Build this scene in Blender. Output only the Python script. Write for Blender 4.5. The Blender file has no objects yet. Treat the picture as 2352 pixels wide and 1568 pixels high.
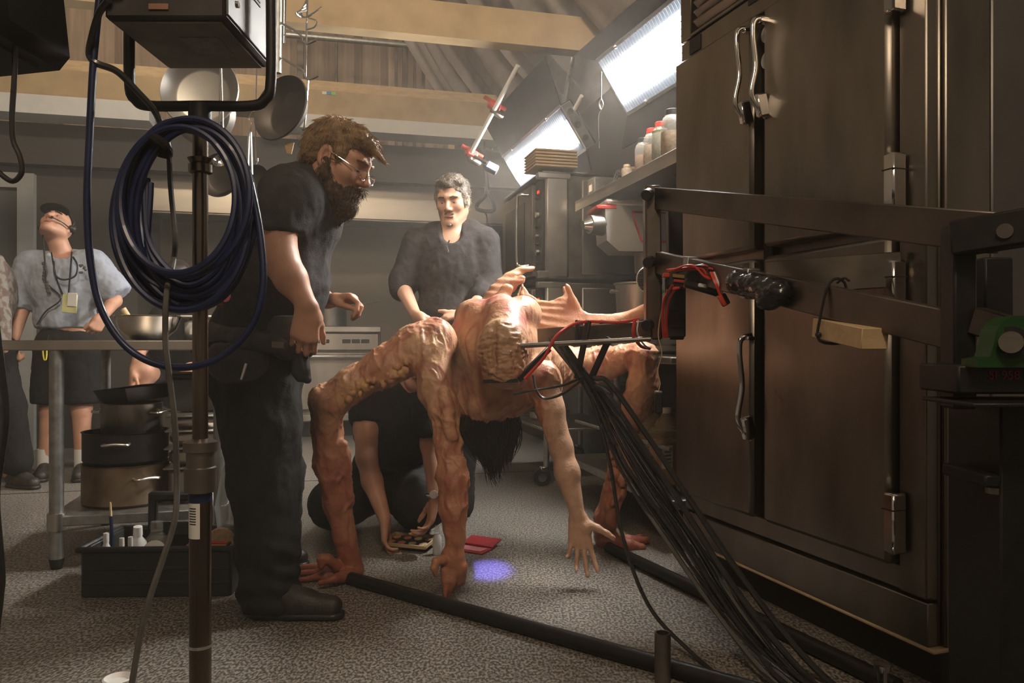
import bpy, math, random
import numpy as np
from mathutils import Vector, Matrix
random.seed(7)
sc = bpy.context.scene
COL = sc.collection
F, CX, HZ, H = 1777.0, 1176.0, 784.0, 0.88      # focal length in pixels, image centre, eye height in metres

# ------------------------------------------------------------------ camera, world, exposure
cam_d = bpy.data.cameras.new('camera'); cam = bpy.data.objects.new('camera', cam_d); COL.objects.link(cam)
cam_d.sensor_width = 36.0; cam_d.lens = F / 2352.0 * 36.0; cam_d.clip_start = 0.05; cam_d.clip_end = 100
cam.location = (0, 0, H); cam.rotation_euler = (math.pi / 2, 0, 0)
sc.camera = cam
wd = bpy.data.worlds.new('stage_ambience'); sc.world = wd; wd.use_nodes = True
wd.node_tree.nodes['Background'].inputs[0].default_value = (0.95, 0.74, 0.54, 1)
wd.node_tree.nodes['Background'].inputs[1].default_value = 0.15
wd.cycles.sampling_method = 'NONE'; sc.cycles.use_light_tree = False
sc.view_settings.view_transform = 'Standard'; sc.view_settings.look = 'None'
sc.view_settings.gamma = 1.0; sc.view_settings.exposure = 0.0; sc.view_settings.use_curve_mapping = False
sc.cycles.max_bounces = 5; sc.cycles.diffuse_bounces = 2; sc.cycles.glossy_bounces = 2; sc.cycles.adaptive_threshold = 0.03
sc.cycles.volume_bounces = 0; sc.cycles.transmission_bounces = 6; sc.cycles.caustics_reflective = False
sc.cycles.caustics_refractive = False; sc.cycles.volume_step_rate = 4.0
KINO, KEY_W, TOP_W, HAZE = 135.0, 205.0, 560.0, 0.018

# ------------------------------------------------------------------ frames of reference
def P(px, py, d): return Vector(((px - CX) * d / F, d, H - (py - HZ) * d / F))
TH = math.radians(14.5)
CU, SU = math.cos(TH), math.sin(TH)
def R(u, v, z=0.0): return Vector((CU * u - SU * v, SU * u + CU * v, z))     # room axes: u along the back wall, v into depth
def ruv(p): return (CU * p[0] + SU * p[1], -SU * p[0] + CU * p[1])
def rot(rx=0, ry=0, rz=0):
    return (Matrix.Rotation(math.radians(rz), 4, 'Z') @ Matrix.Rotation(math.radians(ry), 4, 'Y') @ Matrix.Rotation(math.radians(rx), 4, 'X'))
def TR(loc, rx=0, ry=0, rz=0): return Matrix.Translation(Vector(loc)) @ rot(rx, ry, rz)
def frame(o, x, z):
    x = Vector(x).normalized(); z = Vector(z); y = z.cross(x).normalized(); z = x.cross(y).normalized()
    return Matrix(((x.x, y.x, z.x, o[0]), (x.y, y.y, z.y, o[1]), (x.z, y.z, z.z, o[2]), (0, 0, 0, 1)))

# ------------------------------------------------------------------ materials
def mat(name, c, rough=.6, metal=0.0, var=.18, scale=18., bump=0.0, bscale=60., c2=None, stretch=None, detail=4.,
        emit=None, trans=0.0, alpha=1.0, attr=False, coat=0.0, rvar=.1, spec=.5, sss=0.0, contrast=None):
    m = bpy.data.materials.new(name); m.use_nodes = True
    nt = m.node_tree; N, L = nt.nodes, nt.links; b = N['Principled BSDF']
    tc = N.new('ShaderNodeTexCoord'); vec = tc.outputs['Object']
    if stretch:
        mp = N.new('ShaderNodeMapping'); mp.inputs['Scale'].default_value = stretch; L.new(vec, mp.inputs[0]); vec = mp.outputs[0]
    nz = N.new('ShaderNodeTexNoise'); nz.inputs['Scale'].default_value = scale; nz.inputs['Detail'].default_value = detail
    L.new(vec, nz.inputs['Vector'])
    if c2 is None:
        lo = tuple(max(0, x * (1 - var)) for x in c); hi = tuple(x * (1 + var) for x in c)
    else: lo, hi = c, c2
    cr = N.new('ShaderNodeValToRGB'); e = cr.color_ramp.elements
    e[0].position, e[1].position = contrast or (.3, .7); e[0].color = (*lo, 1); e[1].color = (*hi, 1)
    L.new(nz.outputs['Fac'], cr.inputs[0]); out = cr.outputs[0]
    if attr:
        at = N.new('ShaderNodeAttribute'); at.attribute_name = 'Col'
        mx = N.new('ShaderNodeMix'); mx.data_type = 'RGBA'; mx.blend_type = 'MULTIPLY'; mx.inputs[0].default_value = 1.0
        L.new(at.outputs['Color'], mx.inputs[6]); L.new(out, mx.inputs[7]); out = mx.outputs[2]
    L.new(out, b.inputs['Base Color'])
    mr = N.new('ShaderNodeMapRange'); mr.inputs[3].default_value = max(.02, rough - rvar); mr.inputs[4].default_value = min(1, rough + rvar)
    L.new(nz.outputs['Fac'], mr.inputs[0]); L.new(mr.outputs[0], b.inputs['Roughness'])
    b.inputs['Metallic'].default_value = metal; b.inputs['Specular IOR Level'].default_value = spec
    b.inputs['Coat Weight'].default_value = coat
    if trans: b.inputs['Transmission Weight'].default_value = trans
    if sss:
        b.inputs['Subsurface Weight'].default_value = sss; b.inputs['Subsurface Radius'].default_value = (.012, .005, .003)
        b.inputs['Subsurface Scale'].default_value = 1.0
    if alpha < 1: b.inputs['Alpha'].default_value = alpha
    if emit:
        b.inputs['Emission Color'].default_value = (*emit[0], 1); b.inputs['Emission Strength'].default_value = emit[1]
    if bump:
        n2 = N.new('ShaderNodeTexNoise'); n2.inputs['Scale'].default_value = bscale; n2.inputs['Detail'].default_value = 5.
        L.new(vec, n2.inputs['Vector'])
        bp = N.new('ShaderNodeBump'); bp.inputs['Strength'].default_value = bump; bp.inputs['Distance'].default_value = .01
        L.new(n2.outputs['Fac'], bp.inputs['Height']); L.new(bp.outputs[0], b.inputs['Normal'])
    return m

M = {}
M['steel'] = mat('brushed_steel', (.50, .45, .39), .38, 1.0, .14, 6., stretch=(1, 1, .12), bump=.03, bscale=120)
M['steel_dark'] = mat('worn_dark_steel', (.26, .23, .20), .42, 1.0, .25, 9., bump=.04)
M['chrome'] = mat('polished_steel', (.75, .73, .70), .14, 1.0, .05, 10.)
M['alum'] = mat('dull_aluminium', (.62, .58, .52), .36, 1.0, .12, 8.)
M['galv'] = mat('galvanised_tube', (.38, .38, .36), .45, .9, .2, 30.)
M['black'] = mat('black_paint', (.016, .015, .014), .55, 0, .3, 25.)
M['black_metal'] = mat('black_powder_coat', (.013, .012, .011), .45, .2, .3, 40., bump=.05)
M['rubber'] = mat('black_rubber', (.018, .017, .016), .42, 0, .2, 30.)
M['cable'] = mat('black_cable_sheath', (.02, .019, .018), .3, 0, .2, 40., coat=.3)
M['bluecable'] = mat('blue_cable_sheath', (.008, .015, .058), .42, 0, .25, 30., coat=.15)
M['greycable'] = mat('grey_cable_sheath', (.10, .095, .085), .55, 0, .2, 30.)
M['red'] = mat('red_plastic', (.55, .045, .03), .45, 0, .15, 20.)
M['redwire'] = mat('red_wire_sheath', (.62, .05, .03), .4, 0, .1, 20.)
M['wood'] = mat('pine_board', (.52, .36, .19), .7, 0, .2, 7., stretch=(1, 6, 6), c2=(.66, .48, .27), bump=.05)
M['wood2'] = mat('plywood_face', (.40, .28, .15), .75, 0, .2, 5., c2=(.56, .41, .23), bump=.05)
M['white'] = mat('white_paint', (.74, .72, .68), .6, 0, .05, 9.)
M['whiteplastic'] = mat('white_plastic', (.78, .76, .72), .4, 0, .06, 12.)
M['cloth_black'] = mat('black_cotton', (.014, .0125, .0125), .92, 0, .35, 30., bump=.25, bscale=220, spec=.2)
M['cloth_char'] = mat('charcoal_cotton', (.050, .045, .045), .92, 0, .3, 22., bump=.25, bscale=220, spec=.2)
M['denim'] = mat('black_denim', (.021, .0195, .019), .9, 0, .45, 14., bump=.3, bscale=260, spec=.2)
M['leather'] = mat('worn_dark_leather', (.032, .027, .022), .5, 0, .4, 30., bump=.2, bscale=140)
M['tee'] = mat('grey_blue_jersey', (.36, .39, .46), .9, 0, .1, 14., bump=.2, bscale=200, spec=.2)
M['skin'] = mat('skin', (.57, .30, .20), .5, 0, .12, 16., bump=.06, bscale=190, attr=False)
M['skin_pale'] = mat('pale_skin', (.60, .35, .24), .5, 0, .1, 16., bump=.06, bscale=190)
M['hair_red'] = mat('light_brown_hair', (.13, .072, .032), .5, 0, .5, 26., bump=.6, bscale=120, c2=(.36, .22, .105))
M['beard'] = mat('dark_brown_beard', (.05, .029, .016), .7, 0, .5, 60., bump=.7, bscale=160, c2=(.15, .09, .05))
M['beard_grey'] = mat('greying_beard_tip', (.20, .16, .13), .7, 0, .4, 60., bump=.7, bscale=160, c2=(.42, .38, .34))
M['hair_grey'] = mat('grey_brown_hair', (.10, .075, .055), .6, 0, .5, 30., bump=.6, bscale=130, c2=(.36, .32, .28))
M['hair_dark'] = mat('dark_brown_hair', (.012, .009, .007), .5, 0, .5, 30., c2=(.04, .026, .018))
M['eye'] = mat('eye_white', (.55, .50, .45), .2, 0, .05, 10.)
M['iris'] = mat('dark_iris', (.02, .015, .012), .1, 0, .1, 10.)
M['lip'] = mat('lip_skin', (.42, .16, .12), .5, 0, .1, 30.)
M['glass'] = mat('clear_glass', (.9, .93, .95), .05, 0, .01, 5., trans=1.0)

# ------------------------------------------------------------------ mesh builder
def wloc(o):
    v = Vector((0, 0, 0))
    while o is not None: v = v + o.location; o = o.parent
    return v
def link(name, me, m=None, parent=None):
    o = bpy.data.objects.new(name, me); COL.objects.link(o)
    if m is not None: me.materials.append(m)
    if parent is not None: o.parent = parent
    return o
def tag(o, label, cat=None, group=None, kind=None):
    o['label'] = label
    if cat: o['category'] = cat
    if group: o['group'] = group
    if kind: o['kind'] = kind
    return o
def thing(name, label, cat, loc, group=None):
    o = bpy.data.objects.new(name, None); COL.objects.link(o); o.location = Vector(loc); o.empty_display_size = .05
    return tag(o, label, cat, group)
def catmull(pts, n=6, closed=False):
    pts = [Vector(p) for p in pts]
    if len(pts) < 3: return pts
    out = []; N_ = len(pts); rng = N_ if closed else N_ - 1
    for i in range(rng):
        p0 = pts[(i - 1) % N_] if (closed or i > 0) else pts[0] * 2 - pts[1]
        p1, p2 = pts[i], pts[(i + 1) % N_]
        p3 = pts[(i + 2) % N_] if (closed or i + 2 < N_) else pts[-1] * 2 - pts[-2]
        for k in range(n):
            t = k / n
            out.append(.5 * ((2 * p1) + (p2 - p0) * t + (2 * p0 - 5 * p1 + 4 * p2 - p3) * t * t + (3 * p1 - p0 - 3 * p2 + p3) * t ** 3))
    if not closed: out.append(pts[-1])
    return out
class MB:
    def __init__(s, Mx=None): s.v = []; s.f = []; s.M = Mx
    def add(s, vs, fs):
        o = len(s.v)
        s.v.extend([(s.M @ Vector(p)) if s.M is not None else Vector(p) for p in vs])
        s.f.extend([tuple(i + o for i in f) for f in fs]); return s
    def box(s, c, size, Rm=None, bev=0.0):
        hx, hy, hz = [x / 2 for x in size]; c = Vector(c); vs = []; fs = []
        b = min(bev, .49 * min(size))
        if b <= 0:
            vs = [(x * hx, y * hy, z * hz) for x in (-1, 1) for y in (-1, 1) for z in (-1, 1)]
            fs = [(0, 1, 3, 2), (4, 6, 7, 5), (0, 4, 5, 1), (2, 3, 7, 6), (0, 2, 6, 4), (1, 5, 7, 3)]
        else:
            idx = {}
            for x in (-1, 1):
                for y in (-1, 1):
                    for z in (-1, 1):
                        for a in range(3):
                            p = [x * (hx - b), y * (hy - b), z * (hz - b)]; p[a] = (x * hx, y * hy, z * hz)[a]
                            idx[(x, y, z, a)] = len(vs); vs.append(tuple(p))
            for a in range(3):
                o1, o2 = (a + 1) % 3, (a + 2) % 3
                for sg in (-1, 1):
                    q = []
                    for (i, j) in ((-1, -1), (1, -1), (1, 1), (-1, 1)):
                        k = [0, 0, 0]; k[a] = sg; k[o1] = i; k[o2] = j; q.append(idx[(*k, a)])
                    fs.append(tuple(q) if sg > 0 else tuple(q[::-1]))
            for a in range(3):
                o1, o2 = (a + 1) % 3, (a + 2) % 3
                for i in (-1, 1):
                    for j in (-1, 1):
                        k0 = [0, 0, 0]; k1 = [0, 0, 0]; k0[a] = -1; k1[a] = 1
                        k0[o1] = k1[o1] = i; k0[o2] = k1[o2] = j
                        q = (idx[(*k0, o1)], idx[(*k1, o1)], idx[(*k1, o2)], idx[(*k0, o2)])
                        fs.append(q if i * j < 0 else q[::-1])
            for x in (-1, 1):
                for y in (-1, 1):
                    for z in (-1, 1):
                        t = (idx[(x, y, z, 0)], idx[(x, y, z, 1)], idx[(x, y, z, 2)])
                        fs.append(t if x * y * z > 0 else t[::-1])
        if Rm is not None: vs = [Rm @ Vector(p) for p in vs]
        return s.add([c + Vector(p) for p in vs], fs)
    def bar(s, a, b, w, h, up=(0, 0, 1), bev=0.0):
        a, b = Vector(a), Vector(b); x = (b - a); Ln = x.length
        Fm = frame((0, 0, 0), x, up if abs(x.normalized().dot(Vector(up).normalized())) < .98 else (0, 1, 0))
        return s.box((a + b) / 2, (Ln, w, h), Fm, bev)
    def tube(s, pts, r, n=8, closed=False, cap=True, flat=1.0):
        pts = [Vector(p) for p in pts]; N_ = len(pts)
        rs = r if hasattr(r, '__len__') else [r] * N_
        if len(rs) != N_: rs = list(np.interp(np.linspace(0, 1, N_), np.linspace(0, 1, len(rs)), rs))
        t0 = (pts[1] - pts[0]).normalized(); ref = Vector((0, 0, 1)) if abs(t0.z) < .9 else Vector((1, 0, 0))
        nrm = (ref - t0 * ref.dot(t0)).normalized(); vs = []; fs = []
        for i in range(N_):
            t = ((pts[(i + 1) % N_] if (closed or i < N_ - 1) else pts[i]) - (pts[i - 1] if (closed or i > 0) else pts[i])).normalized()
            nrm = (nrm - t * nrm.dot(t)); nrm = nrm.normalized() if nrm.length > 1e-6 else t.orthogonal().normalized()
            bn = t.cross(nrm)
            for k in range(n):
                a = 2 * math.pi * k / n
                vs.append(pts[i] + (nrm * math.cos(a) * flat + bn * math.sin(a)) * rs[i])
        for i in range(N_ if closed else N_ - 1):
            for k in range(n):
                a, b2 = i * n + k, i * n + (k + 1) % n; j = (i + 1) % N_
                fs.append((a, b2, j * n + (k + 1) % n, j * n + k))
        if cap and not closed:
            fs.append(tuple(range(n))[::-1]); fs.append(tuple(range((N_ - 1) * n, N_ * n)))
        return s.add(vs, fs)
    def cyl(s, a, b, r, r1=None, n=16): return s.tube([a, b], [r, r if r1 is None else r1], n)
    def lathe(s, prof, n=24, o=(0, 0, 0), Mx=None, ang=2 * math.pi):
        vs = []; fs = []; Mx = Mx or Matrix.Translation(Vector(o)); full = abs(ang - 2 * math.pi) < 1e-6
        for (r, z) in prof:
            for k in range(n):
                a = ang * k / (n if full else n - 1); vs.append(Mx @ Vector((r * math.cos(a), r * math.sin(a), z)))
        for i in range(len(prof) - 1):
            for k in range(n if full else n - 1):
                k2 = (k + 1) % n; fs.append((i * n + k, i * n + k2, (i + 1) * n + k2, (i + 1) * n + k))
        if prof[0][0] > 1e-5 and full: fs.append(tuple(range(n))[::-1])
        if prof[-1][0] > 1e-5 and full: fs.append(tuple(range((len(prof) - 1) * n, len(prof) * n)))
        return s.add(vs, fs)
    def prism(s, poly, th, Mx):
        n = len(poly)
        vs = [Mx @ Vector((x, y, -th / 2)) for x, y in poly] + [Mx @ Vector((x, y, th / 2)) for x, y in poly]
        fs = [tuple(range(n))[::-1], tuple(range(n, 2 * n))] + [(i, (i + 1) % n, n + (i + 1) % n, n + i) for i in range(n)]
        return s.add(vs, fs)
    def ball(s, c, r, n=12, Rm=None):
        rr = r if hasattr(r, '__len__') else (r, r, r); m_ = max(4, n // 2); vs = []; fs = []; c = Vector(c)
        for i in range(m_ + 1):
            th = math.pi * i / m_
            for k in range(n):
                a = 2 * math.pi * k / n
                p = Vector((rr[0] * math.sin(th) * math.cos(a), rr[1] * math.sin(th) * math.sin(a), rr[2] * math.cos(th)))
                vs.append(c + (Rm @ p if Rm is not None else p))
        for i in range(m_):
            for k in range(n):
                fs.append((i * n + k, (i + 1) * n + k, (i + 1) * n + (k + 1) % n, i * n + (k + 1) % n))
        return s.add(vs, fs)
    def build(s, name, m, parent=None, ang=40):
        off = wloc(parent) if parent is not None else Vector((0, 0, 0))
        me = bpy.data.meshes.new(name); me.from_pydata([tuple(p - off) for p in s.v], [], s.f); me.validate()
        me.polygons.foreach_set('use_smooth', [True] * len(me.polygons)); me.set_sharp_from_angle(angle=math.radians(ang))
        return link(name, me, m, parent)
    def solo(s, name, m, label, cat, group=None, kind=None, ang=40):
        # one-mesh thing: origin placed at its base
        vs = np.array([tuple(p) for p in s.v]); lo = vs.min(0); hi = vs.max(0); o_ = Vector(((lo[0] + hi[0]) / 2, (lo[1] + hi[1]) / 2, lo[2]))
        me = bpy.data.meshes.new(name); me.from_pydata([tuple(p - o_) for p in s.v], [], s.f); me.validate()
        me.polygons.foreach_set('use_smooth', [True] * len(me.polygons)); me.set_sharp_from_angle(angle=math.radians(ang))
        o = link(name, me, m); o.location = o_; return tag(o, label, cat, group, kind)
def struct(name, mb, m, parent=None):
    o = mb.build(name, m, parent)
    if parent is None: o['kind'] = 'structure'
    return o
def text_obj(name, body, size, Mx, m, parent=None, ext=.0006):
    cu = bpy.data.curves.new(name, 'FONT'); cu.body = body; cu.size = size; cu.align_x = 'CENTER'; cu.align_y = 'CENTER'; cu.extrude = ext
    o = bpy.data.objects.new(name, cu); COL.objects.link(o); cu.materials.append(m)
    bpy.context.view_layer.update(); me = bpy.data.meshes.new_from_object(o.evaluated_get(bpy.context.evaluated_depsgraph_get()))
    bpy.data.objects.remove(o); me.transform((Matrix.Translation(-wloc(parent)) if parent is not None else Matrix.Identity(4)) @ Mx)
    o = link(name, me, None, parent); me.materials.clear(); me.materials.append(m)
    return o
# ------------------------------------------------------------------ setting
M['floor'] = mat('speckled_grey_floor', (.085, .076, .064), .46, 0, .2, 125., c2=(.34, .305, .265), stretch=(1, .62, 1), bump=.05, bscale=160, rvar=.16, contrast=(.43, .60), detail=6.)
M['wall'] = mat('dark_grey_wall', (.068, .058, .045), .75, 0, .14, 3.)
M['wall_steel'] = mat('stainless_wall_cladding', (.23, .195, .15), .5, .85, .12, 2.5)
M['drape'] = mat('brown_stage_drape', (.32, .235, .165), .95, 0, .2, 4., stretch=(6, 6, .4), bump=.3, bscale=40)
M['silk'] = mat('grey_draped_fabric', (.40, .36, .32), .9, 0, .12, 3., stretch=(4, .6, 4))
M['hood'] = mat('stainless_hood', (.56, .50, .42), .36, 1.0, .1, 3., stretch=(.4, 1, 2))
M['kick'] = mat('black_base_paint', (.012, .011, .010), .6, 0, .3, 20.)

fl = MB().box(R(0, 4, -.06), (16, 20, .12), rot(rz=14.5)); fo = struct('floor', fl, M['floor'])
sm = MB(); sm.box(R(-1.2, 5.05, .0008), (9, .008, .0016), rot(rz=14.5)); struct('floor_seam', sm, M['kick'], fo)
V_BACK, Z_SET = 8.1, 2.63
def u_at0(px, v=6.72): t = (px - CX) / F; return v * (CU * t + SU) / (CU - SU * t)
def wallbox(u0, u1, v0, v1, z0, z1): return MB().box(R((u0 + u1) / 2, (v0 + v1) / 2, (z0 + z1) / 2), (u1 - u0, v1 - v0, z1 - z0), rot(rz=14.5))
struct('wall_back', wallbox(-1.5, 2.15, V_BACK, V_BACK + .12, 0, Z_SET), M['wall_steel'])
wl = struct('wall_back_left', wallbox(-5.6, -1.5, 7.1, 7.22, 0, Z_SET), M['wall'])
struct('wall_return', wallbox(-1.5, -1.42, 7.1, V_BACK, 0, Z_SET), M['wall'])
wr = struct('wall_right', wallbox(2.0, 2.12, 2.95, V_BACK, 0, Z_SET), M['wall'])
# white cap boards and pine header beams of the set
struct('trim_1', wallbox(-5.6, -1.25, 6.66, 6.92, 2.63, 2.775), M['white'])
struct('trim_2', wallbox(-.42, 1.70, 6.66, 6.92, 2.66, 2.775), M['white'])
bm = struct('ceiling_beam', wallbox(-5.6, 1.75, 6.72, 6.92, 2.78, 3.00), M['wood2'])
struct('beam_top_board', wallbox(-5.6, 1.74, 6.74, 6.97, 3.003, 3.085), M['wood'], bm)
bm2 = struct('ceiling_beam', wallbox(-4.2, 2.1, 4.78, 4.90, 2.78, 3.0), M['wood2'])
for u_, m_ in ((u_at0(745), (.7, .7, .68)), (u_at0(755), (.08, .25, .5)), (u_at0(766), (.25, .6, .12))):
    struct('tape_bit', wallbox(u_ - .018, u_ + .018, 6.715, 6.72, 2.965, 2.99), mat('tape_colour', m_, .6), bm)
struct('tape_bit', wallbox(-.66, -.62, 4.775, 4.78, 2.93, 2.95), mat('tape_colour', (.08, .3, .5), .6), bm2)
struct('wall_header', wallbox(-5.6, 2.0, 6.95, 7.08, 2.30, 2.63), M['wall'])
# door in the dark wall
d1 = struct('door_1', wallbox(-3.72, -2.30, 7.075, 7.098, 0, 2.12), mat('grey_green_door', (.085, .085, .075), .6, 0, .15, 4.))
M['doorframe'] = mat('pale_door_frame', (.36, .35, .32), .6, 0, .1, 6.)
for a in ((-3.84, -3.70, 0, 2.24), (-2.30, -2.18, 0, 2.24), (-3.70, -2.30, 2.12, 2.24)):
    struct('door_frame', wallbox(a[0], a[1], 7.03, 7.098, a[2], a[3]), M['doorframe'], d1)
struct('door_closer', MB().bar(R(-3.55, 7.03, 2.02), R(-3.1, 7.0, 1.98), .05, .06, bev=.01), M['galv'], d1)
struct('panel_lower', wallbox(-5.6, -3.9, 7.07, 7.098, 0, 1.95), mat('pale_grey_panel', (.20, .20, .19), .6, 0, .1, 4.), wl)
# stage drape far behind, pipes and studs in front of it
dr = MB(); n = 150
for j in range(2):
    for i in range(n + 1):
        u = -9 + 16 * i / n; dr.v.append(R(u, 9.6 + .05 * math.sin(i * 1.9) + .04 * math.sin(i * .83), 1.2 + 5.6 * j))
dr.f = [(i, i + 1, n + 2 + i, n + 1 + i) for i in range(n)]
struct('wall_stage_drape', dr, M['drape'])
M['pipe'] = mat('dark_pipe', (.10, .075, .05), .6, .2, .2, 12.)
def stage_stud(u, v, w, z0, z1, m, name, label, cat, grp):
    MB().box(R(u, v, (z0 + z1) / 2), (w, w, z1 - z0), rot(rz=14.5), .005).solo(name, m, label, cat, grp)
pv = 8.6
def u_at(px, v):  # room u of an image column on the plane v
    t = (px - CX) / F; return v * (CU * t + SU) / (CU - SU * t)
for i, px in enumerate((122, 690, 772, 910, 930, 952, 972, 1036)):
    stage_stud(u_at(px, pv), pv, (.15, .07, .03, .03, .055, .03, .035, .07)[i], 2.2, 4.9, M['pipe'] if i != 7 else M['wood2'],
               'stage_pipe', ['broad dark post behind the beam, in front of the drape at the far left', 'dark square post behind the hanging hooks above the beam',
                              'thin leaning dark rod behind the beam, alone on the drape', 'thinnest of the four dark pipes clustered behind the beam',
                              'thickest dark pipe of the cluster behind the beam', 'dark pipe third of the cluster behind the beam',
                              'last dark pipe of the cluster behind the beam, nearest the wooden stud', 'pale wooden stud standing on the header beam'][i], 'post', 'stage posts')
MB().cyl(R(u_at(640, 8.2), 8.2, 4.0), R(u_at(1165, 8.2), 8.2, 4.02), .03).solo('stage_rail', M['galv'], 'grey horizontal pipe rail running behind the two beams', 'pipe')
MB().cyl(R(u_at(640, 8.3), 8.3, 4.2), R(u_at(1200, 8.3), 8.3, 4.22), .02).solo('stage_rail', M['pipe'], 'thin brown rail above the grey pipe behind the beams', 'pipe')
# overhead truss in the dark top centre
tr = thing('lighting_grid', 'dark lighting grid of pipes high above the beams', 'truss', R(0, 9, 4.1))
for k in range(3): MB().cyl(R(-1.2, 8.4 + .3 * k, 4.72 + .16 * k), R(2.2, 8.4 + .3 * k, 4.72 + .16 * k), .03).build('pipe', M['pipe'], tr)
for k in range(9): MB().cyl(R(-1.1 + .38 * k, 8.5, 4.3), R(-1.1 + .38 * k, 8.5, 5.3), .022).build('hanger', M['pipe'], tr)
struct('wall_stage_black', MB().box(R(2.5, 9.45, 5.75), (6.6, .05, 1.6), rot(rz=14.5)), M['kick'])
# draped silk, sloping from the grid down to the top of the side wall
sk = MB(); nu, nv = 14, 90
for i in range(nu + 1):
    for j in range(nv + 1):
        a = i / nu; v = 2.6 + 5.6 * j / nv
        p = R(.62 + 1.45 * (1 - a), v, 2.66 + 2.0 * a - .25 * math.sin(a * math.pi) * (1 if j % 9 > 1 else .7))
        sk.v.append(p + Vector((0, 0, .035 * math.sin(j * 1.1) + .05 * math.sin(j * .37 + a * 2))))
sk.f = [(i * (nv + 1) + j, i * (nv + 1) + j + 1, (i + 1) * (nv + 1) + j + 1, (i + 1) * (nv + 1) + j) for i in range(nu) for j in range(nv)]
sk.solo('draped_fabric', M['silk'], 'pale grey fabric draped in folds from the ceiling above the bright lamps', 'drape')

# ------------------------------------------------------------------ lamps of the place
M['tube'] = mat('lit_tube', (1, 1, 1), .5, emit=((.93, .96, 1.0), 3.0)); M['tube'].cycles.emission_sampling = 'NONE'
M['lampshell'] = mat('black_lamp_shell', (.008, .008, .009), .5, .2, .2, 20.)
M['reflector'] = mat('silver_reflector', (.42, .44, .47), .38, 1.0, .03, 20.)
def kino(name, c0, c1, width, tilt, label, flaps):
    a = (c1 - c0).normalized(); Ln = (c1 - c0).length; c = (c0 + c1) / 2
    l = Vector((-a.y, a.x, 0)).normalized()
    if l.x > 0: l = -l
    t = math.radians(tilt); nrm = l * math.cos(t) + Vector((0, 0, -1)) * math.sin(t); up = Vector((0, 0, 1)) * math.cos(t) + l * math.sin(t)
    Mx = Matrix(((a.x, up.x, nrm.x, c.x), (a.y, up.y, nrm.y, c.y), (a.z, up.z, nrm.z, c.z), (0, 0, 0, 1)))   # x along, y across, z outward
    t_ = thing(name, label, 'lamp', c)
    hs = MB(Mx); w = width / 2
    hs.box((0, 0, -.075), (Ln, width, .02), None, .004)
    for s in (-1, 1): hs.box((0, s * w, -.04), (Ln, .012, .085), None, .003)
    hs.build('housing', M['lampshell'], t_)
    for s in (-1, 1):
        e = MB(Mx); e.box((s * Ln / 2, 0, -.03), (.018, width, .075), None, .004); eo = e.build('end_cap', M['reflector'], t_)
        for k in range(3):
            MB(Mx).cyl((s * (Ln / 2 + .008), (-.3 + .3 * k) * width, -.03), (s * (Ln / 2 + .012), (-.3 + .3 * k) * width, -.03), .02, n=14).build('hole', M['black'], eo)
    rf = MB(Mx)
    rf.add([(-Ln / 2, -w, 0), (Ln / 2, -w, 0), (Ln / 2, -w * .7, -.05), (-Ln / 2, -w * .7, -.05), (Ln / 2, w * .7, -.05), (-Ln / 2, w * .7, -.05), (Ln / 2, w, 0), (-Ln / 2, w, 0)],
           [(0, 1, 2, 3), (3, 2, 4, 5), (5, 4, 6, 7)]); rf.build('reflector', M['reflector'], t_)
    for k in range(4):
        y = (-.36 + .24 * k) * width * .8
        MB(Mx).cyl((-Ln / 2 + .02, y, -.026), (Ln / 2 - .02, y, -.026), .019, n=12).build('tube', M['tube'], t_)
    lv = MB(Mx); nl = 46
    for k in range(nl): lv.box((-Ln / 2 + Ln * (k + .5) / nl, 0, .004), (.0022, width * .96, .014))
    lo = lv.build('louvre', M['reflector'], t_)
    for s in (-1, 1): MB(Mx).box((0, s * w, .006), (Ln, .02, .012), None, .003).build('rim', M['reflector'], t_)
    for (sy, ang, dep, sk_) in flaps:      # barn doors hinged on the long edges
        q = math.radians(ang); e0 = (0, sy * w, .0)
        dy, dz = sy * math.cos(q) * dep, math.sin(q) * dep
        b = MB(Mx)
        A = [(-Ln / 2, sy * w, 0), (Ln / 2, sy * w, 0), (Ln / 2 + sk_, sy * w + dy, dz), (-Ln / 2 - sk_, sy * w + dy, dz)]
        off = Vector((0, -math.sin(q) * sy * .004, math.cos(q) * .004))
        vs = [Vector(p) - off for p in A] + [Vector(p) + off for p in A]
        b.add(vs, [(0, 1, 2, 3), (7, 6, 5, 4), (0, 4, 5, 1), (1, 5, 6, 2), (2, 6, 7, 3), (3, 7, 4, 0)]); b.build('barn_door', M['lampshell'], t_)
    ld = bpy.data.lights.new('tube_glow', 'AREA'); ld.shape = 'RECTANGLE'; ld.size = Ln * .94; ld.size_y = width * .52; ld.energy = KINO; ld.color = (1.0, .955, .89)
    lg = bpy.data.objects.new('tube_glow', ld); COL.objects.link(lg); lg.parent = t_
    lg.matrix_local = Matrix.Translation(-c) @ Mx @ Matrix.Translation((0, 0, -.004)) @ rot(rx=180)
    for k in (-.3, .3):
        for s in (-1, 1): MB(Mx).ball((k * Ln, s * w * .97, .016), .012, 8).build('rivet', M['chrome'], t_)
    MB(Mx).cyl((0, 0, -.08), (0, .0, -.16), .03).build('mount', M['black'], t_)
    sp = Mx @ Vector((0, 0, -.16)); MB().cyl(sp, Vector((sp.x + .1, sp.y, 2.9)), .016).build('stem', M['galv'], t_)
    return t_
kino('tube_lamp', P(1318, 292, 4.9), P(1180, 400, 6.0), .31, 34, 'far bank of white lamp tubes, its end cap pierced by round holes', [(1, -8, .30, .06), (-1, 20, .14, 0)])
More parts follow.
